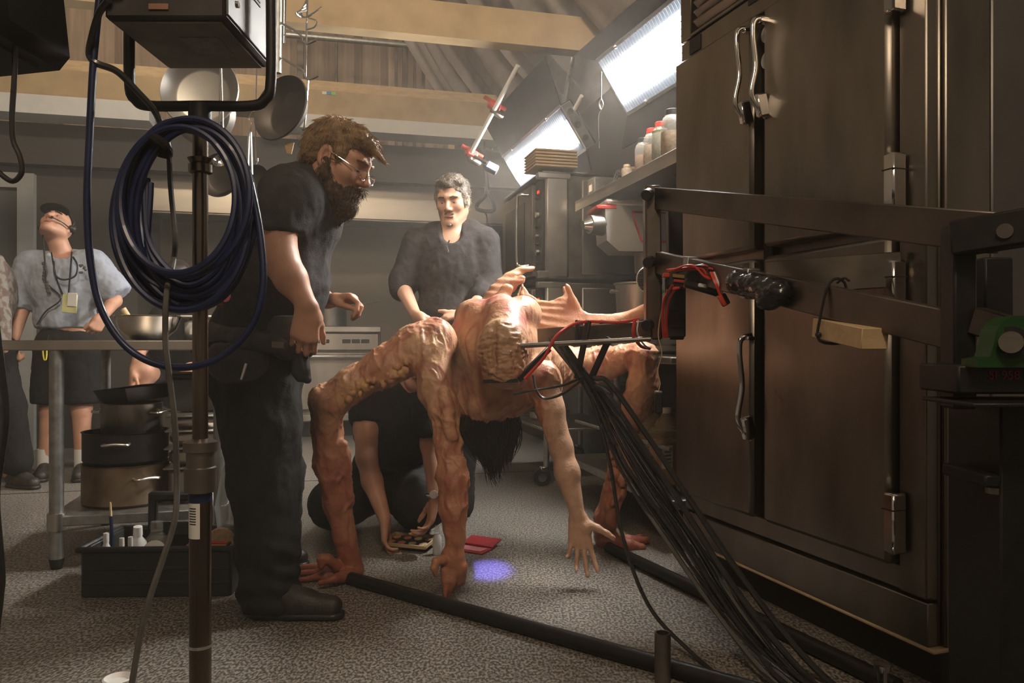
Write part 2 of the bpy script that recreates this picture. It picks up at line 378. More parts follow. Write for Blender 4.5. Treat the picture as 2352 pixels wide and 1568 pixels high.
kino('tube_lamp', P(1706, -10, 2.95), P(1408, 200, 4.0), .31, 34, 'near bank of white lamp tubes cut off by the big steel refrigerator', [(1, -6, .10, .22), (-1, 28, .16, .1)])
def lamp_light(name, kind, loc, tgt, power, col, size=.2, angle=60, blend=.6):
    ld = bpy.data.lights.new(name, kind); ld.energy = power; ld.color = col
    if kind == 'AREA': ld.size = size
    else: ld.shadow_soft_size = size
    if kind == 'SPOT': ld.spot_size = math.radians(angle); ld.spot_blend = blend
    o = bpy.data.objects.new(name, ld); COL.objects.link(o); o.location = Vector(loc)
    o.rotation_euler = (Vector(tgt) - Vector(loc)).to_track_quat('-Z', 'Y').to_euler(); return o
# ------------------------------------------------------------------ big steel refrigerator
def door_slab(mb, Mx, x0, x1, z0, z1, y0, y1, bev=.012):
    MBx = MB(Mx); MBx.box(((x0 + x1) / 2, (y0 + y1) / 2, (z0 + z1) / 2), (x1 - x0, y1 - y0, z1 - z0), None, bev); return MBx
FA, FB = Vector((.6645, 3.02, 0)), Vector((1.038, 1.93, 0))
FW = (FB - FA).length; fx = (FB - FA).normalized(); fy = Vector((-fx.y, fx.x, 0))      # x along the front towards the camera, y into the cabinet
if fy.x < 0: fy = -fy
FM = Matrix(((fx.x, fy.x, 0, FA.x), (fx.y, fy.y, 0, FA.y), (0, 0, 1, 0), (0, 0, 0, 1)))
FD, FZ0, FZ1 = .78, .115, 2.42
M['fridge'] = mat('smeared_stainless', (.245, .218, .185), .36, 1.0, .28, 6.5, stretch=(1, 1, .3), bump=.05, bscale=9., rvar=.22)
M['fridge_side'] = mat('dark_side_panel', (.20, .19, .18), .45, .9, .2, 3., bump=.03, bscale=12)
M['gap'] = mat('dark_gasket', (.02, .017, .014), .7, 0, .2, 30.)
fr = thing('refrigerator', 'tall four-door stainless refrigerator with chrome latch handles filling the wall beside the rig', 'refrigerator', (FA + FB) / 2)
def fb(name, x0, x1, y0, y1, z0, z1, m, bev=.004, parent=None):
    return MB(FM).box(((x0 + x1) / 2, (y0 + y1) / 2, (z0 + z1) / 2), (x1 - x0, y1 - y0, z1 - z0), None, bev).build(name, m, parent or fr)
def fpx(px):  # distance along the front from an image column
    t = (px - CX) / F; return (t * FA.y - FA.x) / (fx.x - t * fx.y)
fb('body', 0, FW, .035, FD, FZ0, FZ1, M['fridge'])
fb('side_panel', FW, FW + .012, .20, FD, FZ0, FZ1, M['fridge_side'])
fb('side_trim', FW, FW + .016, .04, .19, FZ0, FZ1, M['fridge'])
fb('base', .02, FW - .02, .06, FD, 0.0, FZ0 - .012, M['kick'])
fb('wood_strip', -.005, FW + .018, .0, FD, FZ0 - .012, FZ0, mat('raw_pine_strip', (.62, .46, .28), .7, 0, .15, 20.))
xa, xb, xc, xd = fpx(1562), fpx(1746), fpx(1771), fpx(2064)
zt, zm = 1.955, 1.165
drs = [(0.0, xb, zm + .02, zt), (xc, xd, zm + .02, zt), (0.0, xb, .30, zm - .012), (xc, xd, .30, zm - .012)]
DO = []
for i, (x0, x1, z0, z1) in enumerate(drs):
    DO.append(fb('door', x0 + .002, x1, -.035, .033, z0, z1, M['fridge'], .012))
fb('bottom_panel', .002, FW, .0, .034, FZ0, .225, M['fridge'], .003)
fb('bottom_rail', .002, FW, .012, .034, .232, .295, M['fridge'], .003)
fb('mullion', xb + .004, xc - .004, .008, .034, .30, zt, M['gap'], .003)
fb('frame_post', xd + .006, FW, -.006, .034, .235, FZ1, M['fridge'], .004)
fb('top_panel', .0, xd, -.004, .034, zt + .008, 2.035, M['fridge'], .003)
fb('nameplate', fpx(1722), fpx(1768), -.008, -.004, 2.012, 2.03, M['black'], .001)
fb('switch_plate', fpx(1588), fpx(1612), -.010, -.004, 1.972, 2.03, M['black'], .002)
gl = fb('vent_surround', fpx(1585), xd - .03, .018, .034, 2.04, FZ1, M['gap'], .003)
fb('vent_stile', .0, fpx(1590), -.008, .034, 2.04, FZ1, M['fridge'], .003)
fb('vent_rail', fpx(1590), xd, -.010, .034, 2.04, 2.052, M['fridge'], .003)
for k in range(10):
    z = 2.075 + .036 * k
    MB(FM).box(((fpx(1600) + xd) / 2 - .02, -.004, z), (xd - fpx(1600) - .05, .034, .010), rot(rx=-42), .002).build('louvre_slat', M['fridge'], gl)
for z in (1.80, 1.885): MB(FM).cyl((xb + .035, -.002, z), (xb + .035, .006, z), .028, n=24).build('gauge', M['white'], fr)
def latch(x, z0, z1, dr):
    h = MB(FM); pts = [(x, -.035, z1), (x, -.075, z1 - .012), (x, -.082, z1 - .06), (x, -.072, (z0 + z1) / 2), (x, -.088, z0 + .07), (x, -.06, z0 + .02), (x, -.035, z0)]
    h.tube(catmull(pts, 5), .0068, 10, flat=1.5); ho_ = h.build('handle', M['chrome'], dr)
    MB(FM).box((x, -.05, z0 + .035), (.026, .045, .075), rot(rx=14), .006).build('latch_block', M['chrome'], dr)
    MB(FM).box((x, -.045, z1 - .01), (.024, .03, .014), None, .003).build('bracket', M['chrome'], dr)
latch(xb - .012, 1.60, 1.915, DO[0]); latch(xc + .018, 1.60, 1.915, DO[1]); latch(xb + .002, .56, .90, DO[2])
for z, dr in ((1.285, DO[1]), (1.80, DO[1]), (1.01, DO[3]), (.415, DO[3])):
    hg = MB(FM).box((xd + .022, -.035, z), (.036, .045, .155), None, .005).build('hinge', M['chrome'], dr)
    MB(FM).box((xd + .022, -.036, z + .035), (.038, .047, .003)).build('seam', M['gap'], hg)

# ------------------------------------------------------------------ wall shelf with jars
us, zs = 1.50, 1.70
sh = thing('wall_shelf', 'stainless wall shelf carrying jars above the mixer', 'shelf', R(us + .25, 3.6, zs))
MB().box(R(us + .24, 3.63, zs - .012), (.49, 1.34, .024), rot(rz=14.5), .003).build('board', M['steel'], sh)
MB().box(R(us - .002, 3.63, zs - .03), (.006, 1.34, .06), rot(rz=14.5), .001).build('lip', M['steel'], sh)
for v in (3.2, 4.1): MB().prism([(0, 0), (.4, 0), (.4, -.22)], .012, frame(R(us + .06, v, zs - .06), R(1, 0), -R(0, 1))).build('bracket', M['steel_dark'], sh)
def jar(p, r, h, fill, cap, label, m_in):
    t_ = thing('jar', label, 'jar', p, 'jars on the wall shelf')
    MB(TR(p)).lathe([(r * .9, 0), (r, .01), (r, h * .72), (r * .8, h * .84), (r * .55, h * .9), (r * .55, h * .93)], 20).build('bottle', M['jarplastic'], t_)
    MB(TR(p)).lathe([(r * .86, .004), (r * .955, .012), (r * .955, h * fill), (0.001, h * fill)], 20).build('contents', m_in, t_)
    MB(TR(p)).lathe([(r * .62, h * .9), (r * .62, h), (r * .55, h * 1.01), (.001, h * 1.01)], 20).build('cap', cap, t_)
M['jarplastic'] = mat('cloudy_plastic', (.45, .42, .36), .3, 0, .06, 12., alpha=.28)
M['spice_red'] = mat('orange_spice', (.42, .20, .09), .9, 0, .3, 80.)
M['spice_tan'] = mat('tan_spice', (.48, .33, .18), .9, 0, .3, 80.)
M['herb'] = mat('dried_herb', (.20, .19, .08), .9, 0, .4, 120.)
def sp_(px, dd, off=.12): # point on the shelf
    t = (px - CX) / F; u = us + off; v = (u * (CU * t + SU) ** -1) * (CU - SU * t); return R(u, v, zs)
jar(sp_(1477, 0, .10), .042, .19, .55, M['black'], 'jar of brown spice with a black cap, farthest of the shelf jars', M['spice_red'])
jar(sp_(1497, 0, .09), .042, .205, .6, M['red'], 'jar of orange spice with a red cap beside the black-capped one', M['spice_tan'])
jar(sp_(1517, 0, .09), .042, .21, .8, M['red'], 'jar of dried herbs with a red cap, second of the two red caps', M['herb'])
jar(sp_(1545, 0, .08), .055, .225, .55, M['black'], 'wide jar of pale spice with a black cap touching the refrigerator edge', M['spice_tan'])
jar(sp_(1452, 0, .16), .038, .11, .7, M['wood'], 'short jar with a mustard lid behind the whisk', M['herb'])
jar(sp_(1440, 0, .09), .030, .10, .8, M['wood'], 'small jar of yellow powder beside the whisk', M['spice_tan'])
wk = thing('whisk', 'wire balloon whisk lying on the wall shelf', 'whisk', sp_(1415, 0, .12))
wp = sp_(1415, 0, .12) + Vector((0, 0, .055))
for k in range(7):
    a = math.pi * k / 7
    MB(TR(wp, 0, -35, 20)).tube([Vector((.10 * math.sin(t) - .02, .055 * math.sin(2 * t) * math.cos(a) * .9, .055 * math.sin(2 * t) * math.sin(a) * .9)) for t in np.linspace(.02, math.pi - .02, 22)], .0022, 5).build('wire', M['chrome'], wk)
MB(TR(wp, 0, -35, 20)).cyl((-.02, 0, 0), (-.14, 0, 0), .009).build('handle', M['chrome'], wk)
bx = thing('metal_box', 'grey metal card box at the far end of the wall shelf', 'box', sp_(1383, 0, .14))
MB(TR(sp_(1383, 0, .14), 0, 0, 14.5)).box((0, 0, .065), (.14, .11, .13), None, .006).build('body', M['galv'], bx)
MB(TR(sp_(1383, 0, .14), 0, 0, 14.5)).box((-.071, -.0, .07), (.004, .05, .04), None, .001).build('label_holder', M['chrome'], bx)

# ------------------------------------------------------------------ double-stack oven with casters
uo, v0, v1 = 1.366, 4.50, 5.46
ov = thing('double_oven', 'double-stack convection oven with tubular door handle, standing on casters under the far lamp', 'oven', R(uo + .3, 5, 0))
def ob(name, u0, u1, va, vb, z0, z1, m, bev=.006, par=None):
    return MB().box(R((u0 + u1) / 2, (va + vb) / 2, (z0 + z1) / 2), (u1 - u0, vb - va, z1 - z0), rot(rz=14.5), bev).build(name, m, par or ov)
M['oven_black'] = mat('oven_enamel', (.045, .042, .04), .4, .3, .2, 10.)
for z0, z1 in ((.60, 1.24), (1.262, 1.90)):
    ob('cabinet', uo + .04, 1.97, v0, v1, z0, z1, M['steel_dark'])
    ob('corner_post', uo - .0, uo + .15, v0 - .03, v0, z0 + .0, z1 - .0, M['alum'], .02)
    ob('post_cap', uo - .05, uo + .16, v0 - .035, v0 + .02, z1 - .035, z1 + .002, M['alum'], .006)
    ob('post_cap', uo - .05, uo + .02, v0 - .035, v0 + .02, z0, z0 + .045, M['alum'], .006)
    ob('side_panel', uo + .24, 1.96, v0 - .012, v0, z0 + .03, z1 - .03, M['steel'])
    cp = ob('control_panel', uo - .01, uo + .05, v0 + .02, v0 + .16, z0 + .02, z1 - .03, M['oven_black'])
    for k, zz in enumerate((.10, .17, .22, .27, .32, .40, .50)):
        MB(TR(R(uo - .012, v0 + .085, z0 + zz), 0, 0, 14.5)).cyl((0, 0, 0), (-.018, 0, 0), .020 if k in (1, 5) else .010, n=14).build('knob', M['alum'] if k % 2 else M['black'], cp)
    MB(TR(R(uo - .013, v0 + .085, z0 + .54), 0, 0, 14.5)).box((0, 0, 0), (.004, .04, .016)).build('indicator', mat('red_indicator', (.5, .02, .01), .4, emit=((1, .05, .02), 1.2)), cp)
    dd = ob('door', uo - .03, uo + .04, v0 + .18, v1 - .01, z0 + .03, z1 - .03, M['steel_dark'], .01)
    ob('window', uo - .034, uo - .03, v0 + .34, v1 - .12, z0 + .12, z1 - .12, M['oven_black'], .002, dd)
    hv = v0 + .24
    MB().tube(catmull([R(uo - .03, hv, z1 - .09), R(uo - .085, hv + .02, z1 - .09), R(uo - .10, hv + .03, z1 - .14), R(uo - .10, hv + .03, z0 + .15), R(uo - .085, hv + .02, z0 + .10), R(uo - .03, hv, z0 + .10)], 5), .011, 10).build('handle', M['chrome'], dd)
ob('oven_top', uo - .02, 1.97, v0 - .02, v1, 1.90, 1.915, M['steel_dark'])
for (uu, vv) in ((uo + .02, v0 + .02), (uo + .02, v1 - .03), (1.93, v0 + .02), (1.93, v1 - .03)):
    MB().cyl(R(uu, vv, .12), R(uu, vv, .6), .018).build('leg', M['galv'], ov)
    cs = MB().cyl(R(uu - .03, vv - .014, .055), R(uu - .03, vv + .014, .055), .055, n=20).build('caster', M['rubber'], ov)
    MB().cyl(R(uu - .03, vv - .018, .055), R(uu - .03, vv + .018, .055), .028, n=16).build('hub', M['chrome'], cs)
    MB().box(R(uu - .015, vv, .105), (.05, .05, .03), rot(rz=14.5), .006).build('fork', M['chrome'], cs)
ob('stand_shelf', uo, 1.95, v0, v1, .33, .35, M['steel'])
def pan_on(name, label, cat, c, r, h, m, group=None, handle=None, lid=False):
    t_ = thing(name, label, cat, c, group)
    MB(TR(c)).lathe([(r * .92, 0), (r, .012), (r, h), (r * 1.03, h + .004), (r * .97, h + .004), (r * .965, .008), (.001, .006)], 28).build('body', m, t_)
    if handle:
        for s in (-1, 1):
            a = math.radians(handle) + (0 if s > 0 else math.pi); e = Vector((math.cos(a), math.sin(a), 0)); sd = Vector((-e.y, e.x, 0)); z = Vector((0, 0, h * .72))
            o_ = Vector(c)
            MB().tube(catmull([o_ + e * r * .98 + sd * .045 + z, o_ + e * (r + .035) + sd * .045 + z, o_ + e * (r + .04) + z + Vector((0, 0, .004)), o_ + e * (r + .035) - sd * .045 + z, o_ + e * r * .98 - sd * .045 + z], 4), .006, 8).build('handle', M['alum'], t_)
    return t_
pan_on('steel_pan', 'small steel pan on the shelf under the double oven', 'pan', R(uo + .14, v0 + .22, .352), .09, .09, M['alum'])
pan_on('steel_pan', 'shallow wide pan farther in on the shelf under the double oven', 'pan', R(uo + .20, v0 + .55, .352), .13, .05, M['alum'])
tb = thing('tray_stack', 'stack of thin brown sheet trays on top of the double oven', 'trays', R(uo + .06, v0 + .06, 1.935))
for k in range(6): MB().box(R(uo + .07, v0 + .10, 1.945 + .019 * k), (.27, .26, .013), rot(rz=14.5), .003).build('tray', M['wood2'], tb)

# ------------------------------------------------------------------ prep table with planetary mixer, jugs below
ut = 1.44
pt = thing('prep_table', 'low steel prep table with undershelf running behind the creature to the refrigerator', 'table', R(ut + .25, 3.6, 0))
MB().box(R(ut + .27, 3.62, .80), (.54, 1.36, .03), rot(rz=14.5), .005).build('tabletop', M['steel_dark'], pt)
MB().box(R(ut + .27, 3.62, .20), (.56, 1.36, .04), rot(rz=14.5), .004).build('undershelf', M['galv'], pt)
for uu in (ut + .30, ut + .5):
    for vv in (3.0, 4.26): MB().cyl(R(uu, vv, 0), R(uu, vv, .79), .02).build('leg', M['galv'], pt)
MB().cyl(R(ut + .04, 3.02, .42), R(ut + .04, 4.24, .42), .010).build('rail', M['galv'], pt)
mxp = R(1.60, 3.78, .815)
mx_ = thing('planetary_mixer', 'grey planetary mixer with red-outlined gearbox plate and steel bowl', 'mixer', mxp)
MM = TR(mxp, 0, 0, 8) @ Matrix.Scale(1.06, 4)
M['mixer'] = mat('mixer_grey', (.40, .39, .36), .42, .5, .08, 8.)
MB(MM).box((.13, .05, .02), (.34, .30, .04), None, .015).build('base', M['mixer'], mx_)
MB(MM).box((.22, .08, .30), (.12, .17, .56), None, .03).build('column', M['mixer'], mx_)
hd = MB(MM); hd.prism([(-.13, .0), (-.12, -.17), (-.06, -.22), (.20, -.22), (.30, -.1), (.30, 0)], .20, TR((0, .03, .72), 90)); hdo = hd.build('head', M['mixer'], mx_)
MB(MM).box((.085, .03, .735), (.43, .21, .035), None, .012).build('head_lid', M['alum'], hdo)
MB(MM).box((-.12, .03, .712), (.10, .206, .02), None, .004).build('red_band', M['red'], hdo)
MB(MM).cyl((-.13, -.02, .63), (-.20, -.04, .63), .052, .045, 20).build('hub_cover', M['alum'], hdo)
MB(MM).cyl((-.20, -.04, .63), (-.235, -.05, .625), .038, .020, 20).build('hub_knob', M['chrome'], hdo)
pl = MB(MM).prism([(.01, .045), (.30, .045), (.30, -.085), (.055, -.085)], .004, TR((0, -.072, .64), 90)).build('gear_plate', M['mixer'], hdo)
o1 = [(.005, .05), (.30, .05), (.30, -.09), (.05, -.09)]
for k in range(4):
    a, b = o1[k], o1[(k + 1) % 4]; MB(MM).bar((a[0], -.076, .64 + a[1]), (b[0], -.076, .64 + b[1]), .006, .007).build('red_line', M['red'], pl)
MB(MM).cyl((.07, -.08, .66), (.07, -.11, .66), .018, .014).build('lever', M['steel_dark'], pl)
MB(MM).cyl((.10, .02, .50), (.10, .02, .40), .055, .05, 20).build('planetary', M['steel_dark'], mx_)
MB(MM).cyl((.10, .02, .40), (.08, .02, .30), .014).build('shaft', M['chrome'], mx_)
MB(MM).ball((.10, .02, .385), (.03, .03, .022)).build('collar', M['chrome'], mx_)
bw = MB(MM @ TR((.06, .02, .10))).lathe([(.075, 0), (.085, .005), (.10, .06), (.11, .24), (.118, .245), (.118, .252), (.107, .252), (.097, .06), (.001, .012)], 32).build('bowl', M['steel'], mx_)
for s in (-1, 1): MB(MM).box((.06 + s * .12, .02, .31), (.035, .05, .02), None, .005).build('bowl_lug', M['steel'], bw)
MB(MM).cyl((-.05, -.09, .03), (-.05, -.09, .12), .05, .045, 16).build('bowl_clamp', M['mixer'], mx_)
dsc = MB(TR(P(1488, 640, 3.0), 78, 0, 20)).lathe([(.001, .004), (.045, .004), (.05, 0), (.045, -.004), (.001, -.004)], 32, Mx=None)
dt = thing('ribbed_disc', 'pale ribbed oval panel standing behind the upright of the rig', 'panel', P(1490, 660, 3.02))
DM = TR(P(1492, 642, 3.02), 0, 0, 8)
MB(DM).lathe([(.001, .004), (.052, .004), (.055, 0), (.052, -.004), (.001, -.004)], 32, Mx=rot(rx=90)).build('plate', M['white'], dt)
for k in range(15):
    z = -.046 + .0066 * k; w = math.sqrt(max(.0001, .052 ** 2 - z * z)); MB(DM).box((0, -.006, z), (2 * w, .003, .003)).build('rib', M['greycable'], dt)
MB(DM).cyl((0, .01, -.045), (.0, .02, -.20), .006).build('stem', M['galv'], dt)

def jug(p, rz, label):
    t_ = thing('oil_jug', label, 'jug', p, 'jugs of oil under the prep table'); Mx = TR(p, 0, 0, rz)
    MB(Mx).box((0, 0, .14), (.15, .11, .27), None, .022).build('body', M['jugplastic'], t_)
    MB(Mx).box((0, 0, .115), (.138, .098, .215), None, .02).build('oil', M['oil'], t_)
    MB(Mx).lathe([(.055, .262), (.045, .30), (.022, .325), (.02, .345)], 18).build('shoulder', M['jugplastic'], t_)
    MB(Mx).cyl((0, 0, .338), (0, 0, .362), .026).build('cap', M['whiteplastic'], t_)
    MB(Mx).tube(catmull([(.045, 0, .255), (.06, 0, .31), (.03, 0, .335), (.012, 0, .325)], 5), .011, 8).build('handle', M['jugplastic'], t_)
    lb = MB(Mx).box((-.03, -.056, .15), (.055, .002, .10)).build('paper_label', M['white'], t_)
    for k in range(4): MB(Mx).box((-.03, -.0575, .125 + .016 * k), (.034, .001, .006)).build('print_line', M['greycable'], lb)
M['jugplastic'] = mat('cloudy_jug_plastic', (.62, .50, .30), .35, 0, .05, 8., alpha=.35)
M['oil'] = mat('amber_oil', (.42, .22, .045), .3, 0, .1, 6.)
jug(R(1.53, 3.36, .222), 30, 'amber oil jug with a paper label under the prep table, nearer the creature')
jug(R(1.535, 3.18, .222), 22, 'amber oil jug half hidden behind the refrigerator edge')
# ------------------------------------------------------------------ range, hood and pot on the back wall
st = thing('kitchen_range', 'stainless range with oven doors and slotted control panel under the hood', 'stove', R(-.3, 7.5, 0))
def sb(name, u0, u1, va, vb, z0, z1, m, bev=.006, par=None):
    return MB().box(R((u0 + u1) / 2, (va + vb) / 2, (z0 + z1) / 2), (u1 - u0, vb - va, z1 - z0), rot(rz=14.5), bev).build(name, m, par or st)
sb('body', -1.05, .62, 7.32, 8.05, .14, .98, M['steel_dark'])
sb('kick_plate', -1.0, .6, 7.40, 8.0, 0.0, .14, M['kick'])
sb('front_rail', -1.05, .62, 7.24, 7.36, .965, 1.02, M['alum'])
sb('cooktop', -1.05, .62, 7.36, 8.05, .98, .995, M['steel_dark'])
for u0, u1 in ((-1.03, -.22), (-.20, .60)):
    c_ = sb('control_panel', u0, u1, 7.27, 7.33, .80, .955, M['steel'])
    for k in range(2):
        uu = u0 + .22 + .36 * k
        for j in range(3): sb('slot', uu + .085 * j - .11, uu + .085 * j - .035, 7.263, 7.272, .865, .90, M['black'], .004, c_)
    d_ = sb('oven_door', u0, u1, 7.28, 7.33, .26, .78, M['steel'])
    MB().cyl(R(u0 + .06, 7.22, .745), R(u1 - .06, 7.22, .745), .018).build('handle', M['chrome'], d_)
    for uu in (u0 + .08, u1 - .08): MB().cyl(R(uu, 7.28, .745), R(uu, 7.22, .745), .012).build('handle_post', M['chrome'], d_)
sb('lower_rail', -1.05, .62, 7.25, 7.33, .155, .215, M['alum'])
pan_on('stock_pot', 'dark saucepan on the range behind the man with the beard', 'pot', R(.16, 7.62, .997), .165, .22, M['steel_dark'])
MB().cyl(R(.28, 7.55, 1.20), R(.62, 7.45, 1.27), .012, n=8).solo('pan_handle', M['steel_dark'], 'thin dark handle rod resting across the saucepan on the range', 'handle')
pan_on('stock_pot', 'tall dim pot on the range beside the saucepan', 'pot', R(-.42, 7.65, .997), .15, .24, M['steel_dark'])
hd_ = thing('range_hood', 'long stainless range hood above the range', 'hood', R(.1, 7.6, 2.0))
sb('front_panel', -1.40, 1.95, 7.20, 7.24, 2.0, 2.34, M['hood'], .006, hd_)
sb('canopy', -1.40, 1.95, 7.24, 8.08, 2.05, 2.34, M['steel_dark'], .006, hd_)
sb('lower_lip', -1.40, 1.95, 7.20, 7.30, 1.985, 2.0, M['steel_dark'], .002, hd_)
# black hanger loop on the hood
hl = thing('black_hanger', 'black triangular hanger loop hanging in front of the hood beside the grey-haired man', 'hanger', P(1118, 480, 6.9))
MB().cyl(P(1112, 292, 6.9), P(1112, 385, 6.9), .008, n=8).build('strap', M['rubber'], hl)
MB().tube(catmull([P(1112, 380, 6.9), P(1118, 440, 6.9), P(1096, 470, 6.9), P(1100, 482, 6.86), P(1130, 485, 6.82), P(1134, 470, 6.82), P(1120, 440, 6.9)], 6), .018, 8).build('loop', M['rubber'], hl)
MB().tube(catmull([P(1112, 485, 6.86), P(1119, 500, 6.86), P(1117, 540, 6.86)], 5), .007, 6).build('cord', M['rubber'], hl)

# ------------------------------------------------------------------ white rod with red clamps, small lit screen
rd = thing('clamp_rod', 'white rod held by red clamps beneath the header beam', 'rod', P(1080, 360, 5.6))
MB().cyl(P(1078, 358, 5.6), P(1190, 150, 5.1), .016).build('rod', M['white'], rd)
for px, py, dd in ((1135, 243, 5.37), (1083, 353, 5.6)):
    c = MB(TR(P(px, py, dd), 0, 20, 30)); c.box((0, 0, 0), (.09, .06, .06), None, .012); c.cyl((-.09, 0, .02), (.09, 0, .02), .014); co = c.build('clamp', M['red'], rd)
    MB(TR(P(px, py, dd), 0, 20, 30)).box((.03, -.02, -.05), (.10, .05, .035), None, .01).build('jaw', M['steel_dark'], co)
MB().cyl(P(1320, 250, 4.7), P(1336, 220, 4.6), .012).solo('short_rod', M['white'], 'short white rod end sticking up behind the far lamp', 'rod')
M['purple'] = mat('violet_screen', (.2, .2, .6), .4, emit=((.32, .33, 1.0), 1.6))
vs = thing('camera_monitor', 'small violet-lit monitor hanging beside the far lamp', 'monitor', P(1131, 381, 5.4))
VMx = TR(P(1131, 381, 5.4), -20, 28, 0)
MB(VMx).box((0, .03, 0), (.085, .05, .06), None, .006).build('housing', M['black'], vs)
MB(VMx).box((0, .002, 0), (.074, .006, .05), None, .002).build('screen', M['purple'], vs)
MB().cyl(P(1120, 375, 5.45), P(1088, 358, 5.6), .012).build('arm', M['black'], vs)
karab = thing('karabiner', 'steel snap hook on a thin strap hanging between the two lamps', 'hook', P(1381, 240, 3.8))
MB().tube(catmull([P(1376, 240, 3.8), P(1380, 228, 3.8), P(1385, 240, 3.8), P(1381, 252, 3.8)], 5, True), .0035, 6, True).build('hook', M['chrome'], karab)
MB().cyl(P(1381, 228, 3.8), P(1381, 165, 3.8), .003, n=6).build('strap', M['cable'], karab)
MB().tube(catmull([P(1381, 252, 3.8), P(1374, 270, 3.8), P(1376, 340, 3.8)], 4), .003, 6).build('cord', M['cable'], karab)

# ------------------------------------------------------------------ hanging pot rack
HX = 3.05
def hook(pts, r=.004, parent=None, name='hook'): return MB().tube(catmull(pts, 6), r, 8).build(name, M['chrome'], parent)
rk = thing('pot_rack', 'hanging steel pot rack post with branching hooks above the man with the beard', 'rack', P(640, 60, HX))
MB().cyl(P(640, -160, HX), P(638, 168, HX), .014).build('post', M['galv'], rk)
MB().cyl(P(655, -160, HX + .05), P(652, 100, HX + .05), .008).build('post', M['chrome'], rk)
for (x0, y0) in ((640, 50), (645, 132)):
    hook([P(x0, y0, HX), P(x0 + 48, y0 + 28, HX - .05), P(x0 + 54, y0 + 44, HX - .05), P(x0 + 66, y0 + 50, HX - .05), P(x0 + 86, y0 + 42, HX - .06)], .005, rk)
hook([P(700, -160, HX), P(706, 0, HX), P(704, 70, HX), P(702, 180, HX)], .004, rk, 'rod')
for k in range(4): hook([P(704, 0 + 8 * k, HX), P(692 - 4 * k, 30, HX - .02 * k), P(700, 40, HX - .03), P(716 + 8 * k, 34 - 6 * k, HX - .04)], .0035, rk)
hook([P(704, 40, HX), P(727, 48, HX - .02), P(722, 62, HX - .02), P(706, 68, HX)], .003, rk)
MB().cyl(P(330, -190, 3.25), P(760, -190, HX), .016).build('rail', M['galv'], rk)
for px, py, dd in ((459, 132, 3.38), (480, 232, 3.47), (506, 342, 3.32), (589, 380, 3.42)):
    MB().tube(catmull([P(px, py, dd), P(px + 3, py - 16, dd), P(px - 2, py - 60, dd), P(px + 6, -190, 3.2)], 5), .003, 6).build('hook', M['chrome'], rk)
def hang_pan(c, r, depth, tiltx, tiltz, m, name, label, hdl=None, rimr=None):
    t_ = thing(name, label, 'pan', c, None); Mx = TR(c, tiltx, 0, tiltz)
    prof = [(r, 0), (r * 1.02, .004), (r, .008), (r * .93, -.006), (r * .72, -depth * .92), (r * .66, -depth), (.001, -depth * 1.01)]
    MB(Mx).lathe([(.001, -depth - .006), (r * .68, -depth - .006), (r * .76, -depth * .9)] + [(r * .985, -.002), (r * 1.02, .002), (r * 1.0, .008)] + prof[3:], 40).build('pan', m, t_)
    if hdl: MB(Mx).tube(catmull([(r * .98, 0, 0), (r * 1.15, 0, .018), (r * 1.8, 0, .03)], 5), [.012, .010, .013], 8, flat=.5).build('handle', m, t_)
    return t_
M['pan_dark'] = mat('seasoned_iron', (.055, .045, .038), .5, .7, .3, 8.)
hang_pan(P(645, 248, HX), .135, .045, 78, -28, M['pan_dark'], 'frying_pan', 'dark iron frying pan hanging edge-on beside the lamp yoke')
M['pan_pale'] = mat('dull_pale_pan', (.36, .34, .31), .45, .9, .12, 6.)
hang_pan(P(459, 208, 3.35), .165, .05, 84, 3, M['pan_pale'], 'aluminium_pan', 'pale round aluminium pan hanging behind the lamp yoke')
MB(TR(P(470, 262, 3.45), 95, 0, 0)).lathe([(.001, .03), (.12, .02), (.14, 0), (.12, -.004), (.001, .024)], 32).solo('hanging_lid', M['pan_pale'], 'grey wok hanging under the pale aluminium pan', 'potlid')  # shallow round pot lid
hang_pan(P(505, 402, 3.3), .095, .03, 85, -8, M['pan_dark'], 'frying_pan', 'small dark frying pan hanging inside the cable coil', None)
hang_pan(P(588, 412, 3.4), .065, .03, 84, -12, M['pan_dark'], 'frying_pan', 'smallest dark pan hanging against the bearded man\'s back')
sp = thing('serving_spoon', 'steel serving spoon hanging bowl-down between the dark pan and the bearded man', 'spoon', P(700, 340, HX))
MB(TR(P(703, 345, HX), 0, 8, 20)).ball((0, 0, 0), (.022, .008, .052), 14).build('bowl', M['chrome'], sp)
MB().tube(catmull([P(694, 300, HX), P(700, 285, HX), P(708, 180, HX)], 4), .004, 6).build('stem', M['chrome'], sp)
MB(TR(P(665, 340, HX), 0, 175, 0)).prism([(-.02, -.02), (.02, -.02), (.012, .02), (-.006, .024)], .004, rot(rx=90)).solo('spatula', M['wood'], 'tip of a pale wooden spatula below the dark pan', 'spatula')
tg = thing('tongs', 'pair of steel tongs hanging from a wire hook', 'tongs', P(574, 400, HX))
for s in (-1, 1): MB().bar(P(574 + s * 2, 302, HX), P(574 + s * 5, 400, HX), .004, .014).build('arm', M['galv'], tg)
hook([P(574, 304, HX), P(577, 285, HX), P(572, 272, HX), P(580, 255, HX)], .0025, tg)
ld_ = thing('ladle', 'round-bowled ladle hanging inside the cable coil', 'ladle', P(505, 370, 3.2))
MB(TR(P(507, 368, 3.2), 60)).lathe([(.001, -.03), (.022, -.024), (.034, 0), (.032, 0), (.02, -.02), (.001, -.026)], 18).build('bowl', M['chrome'], ld_)
hook([P(509, 350, 3.2), P(508, 320, 3.2), P(512, 280, 3.2), P(508, 100, 3.2), P(506, -190, 3.2)], .003, ld_, 'stem')

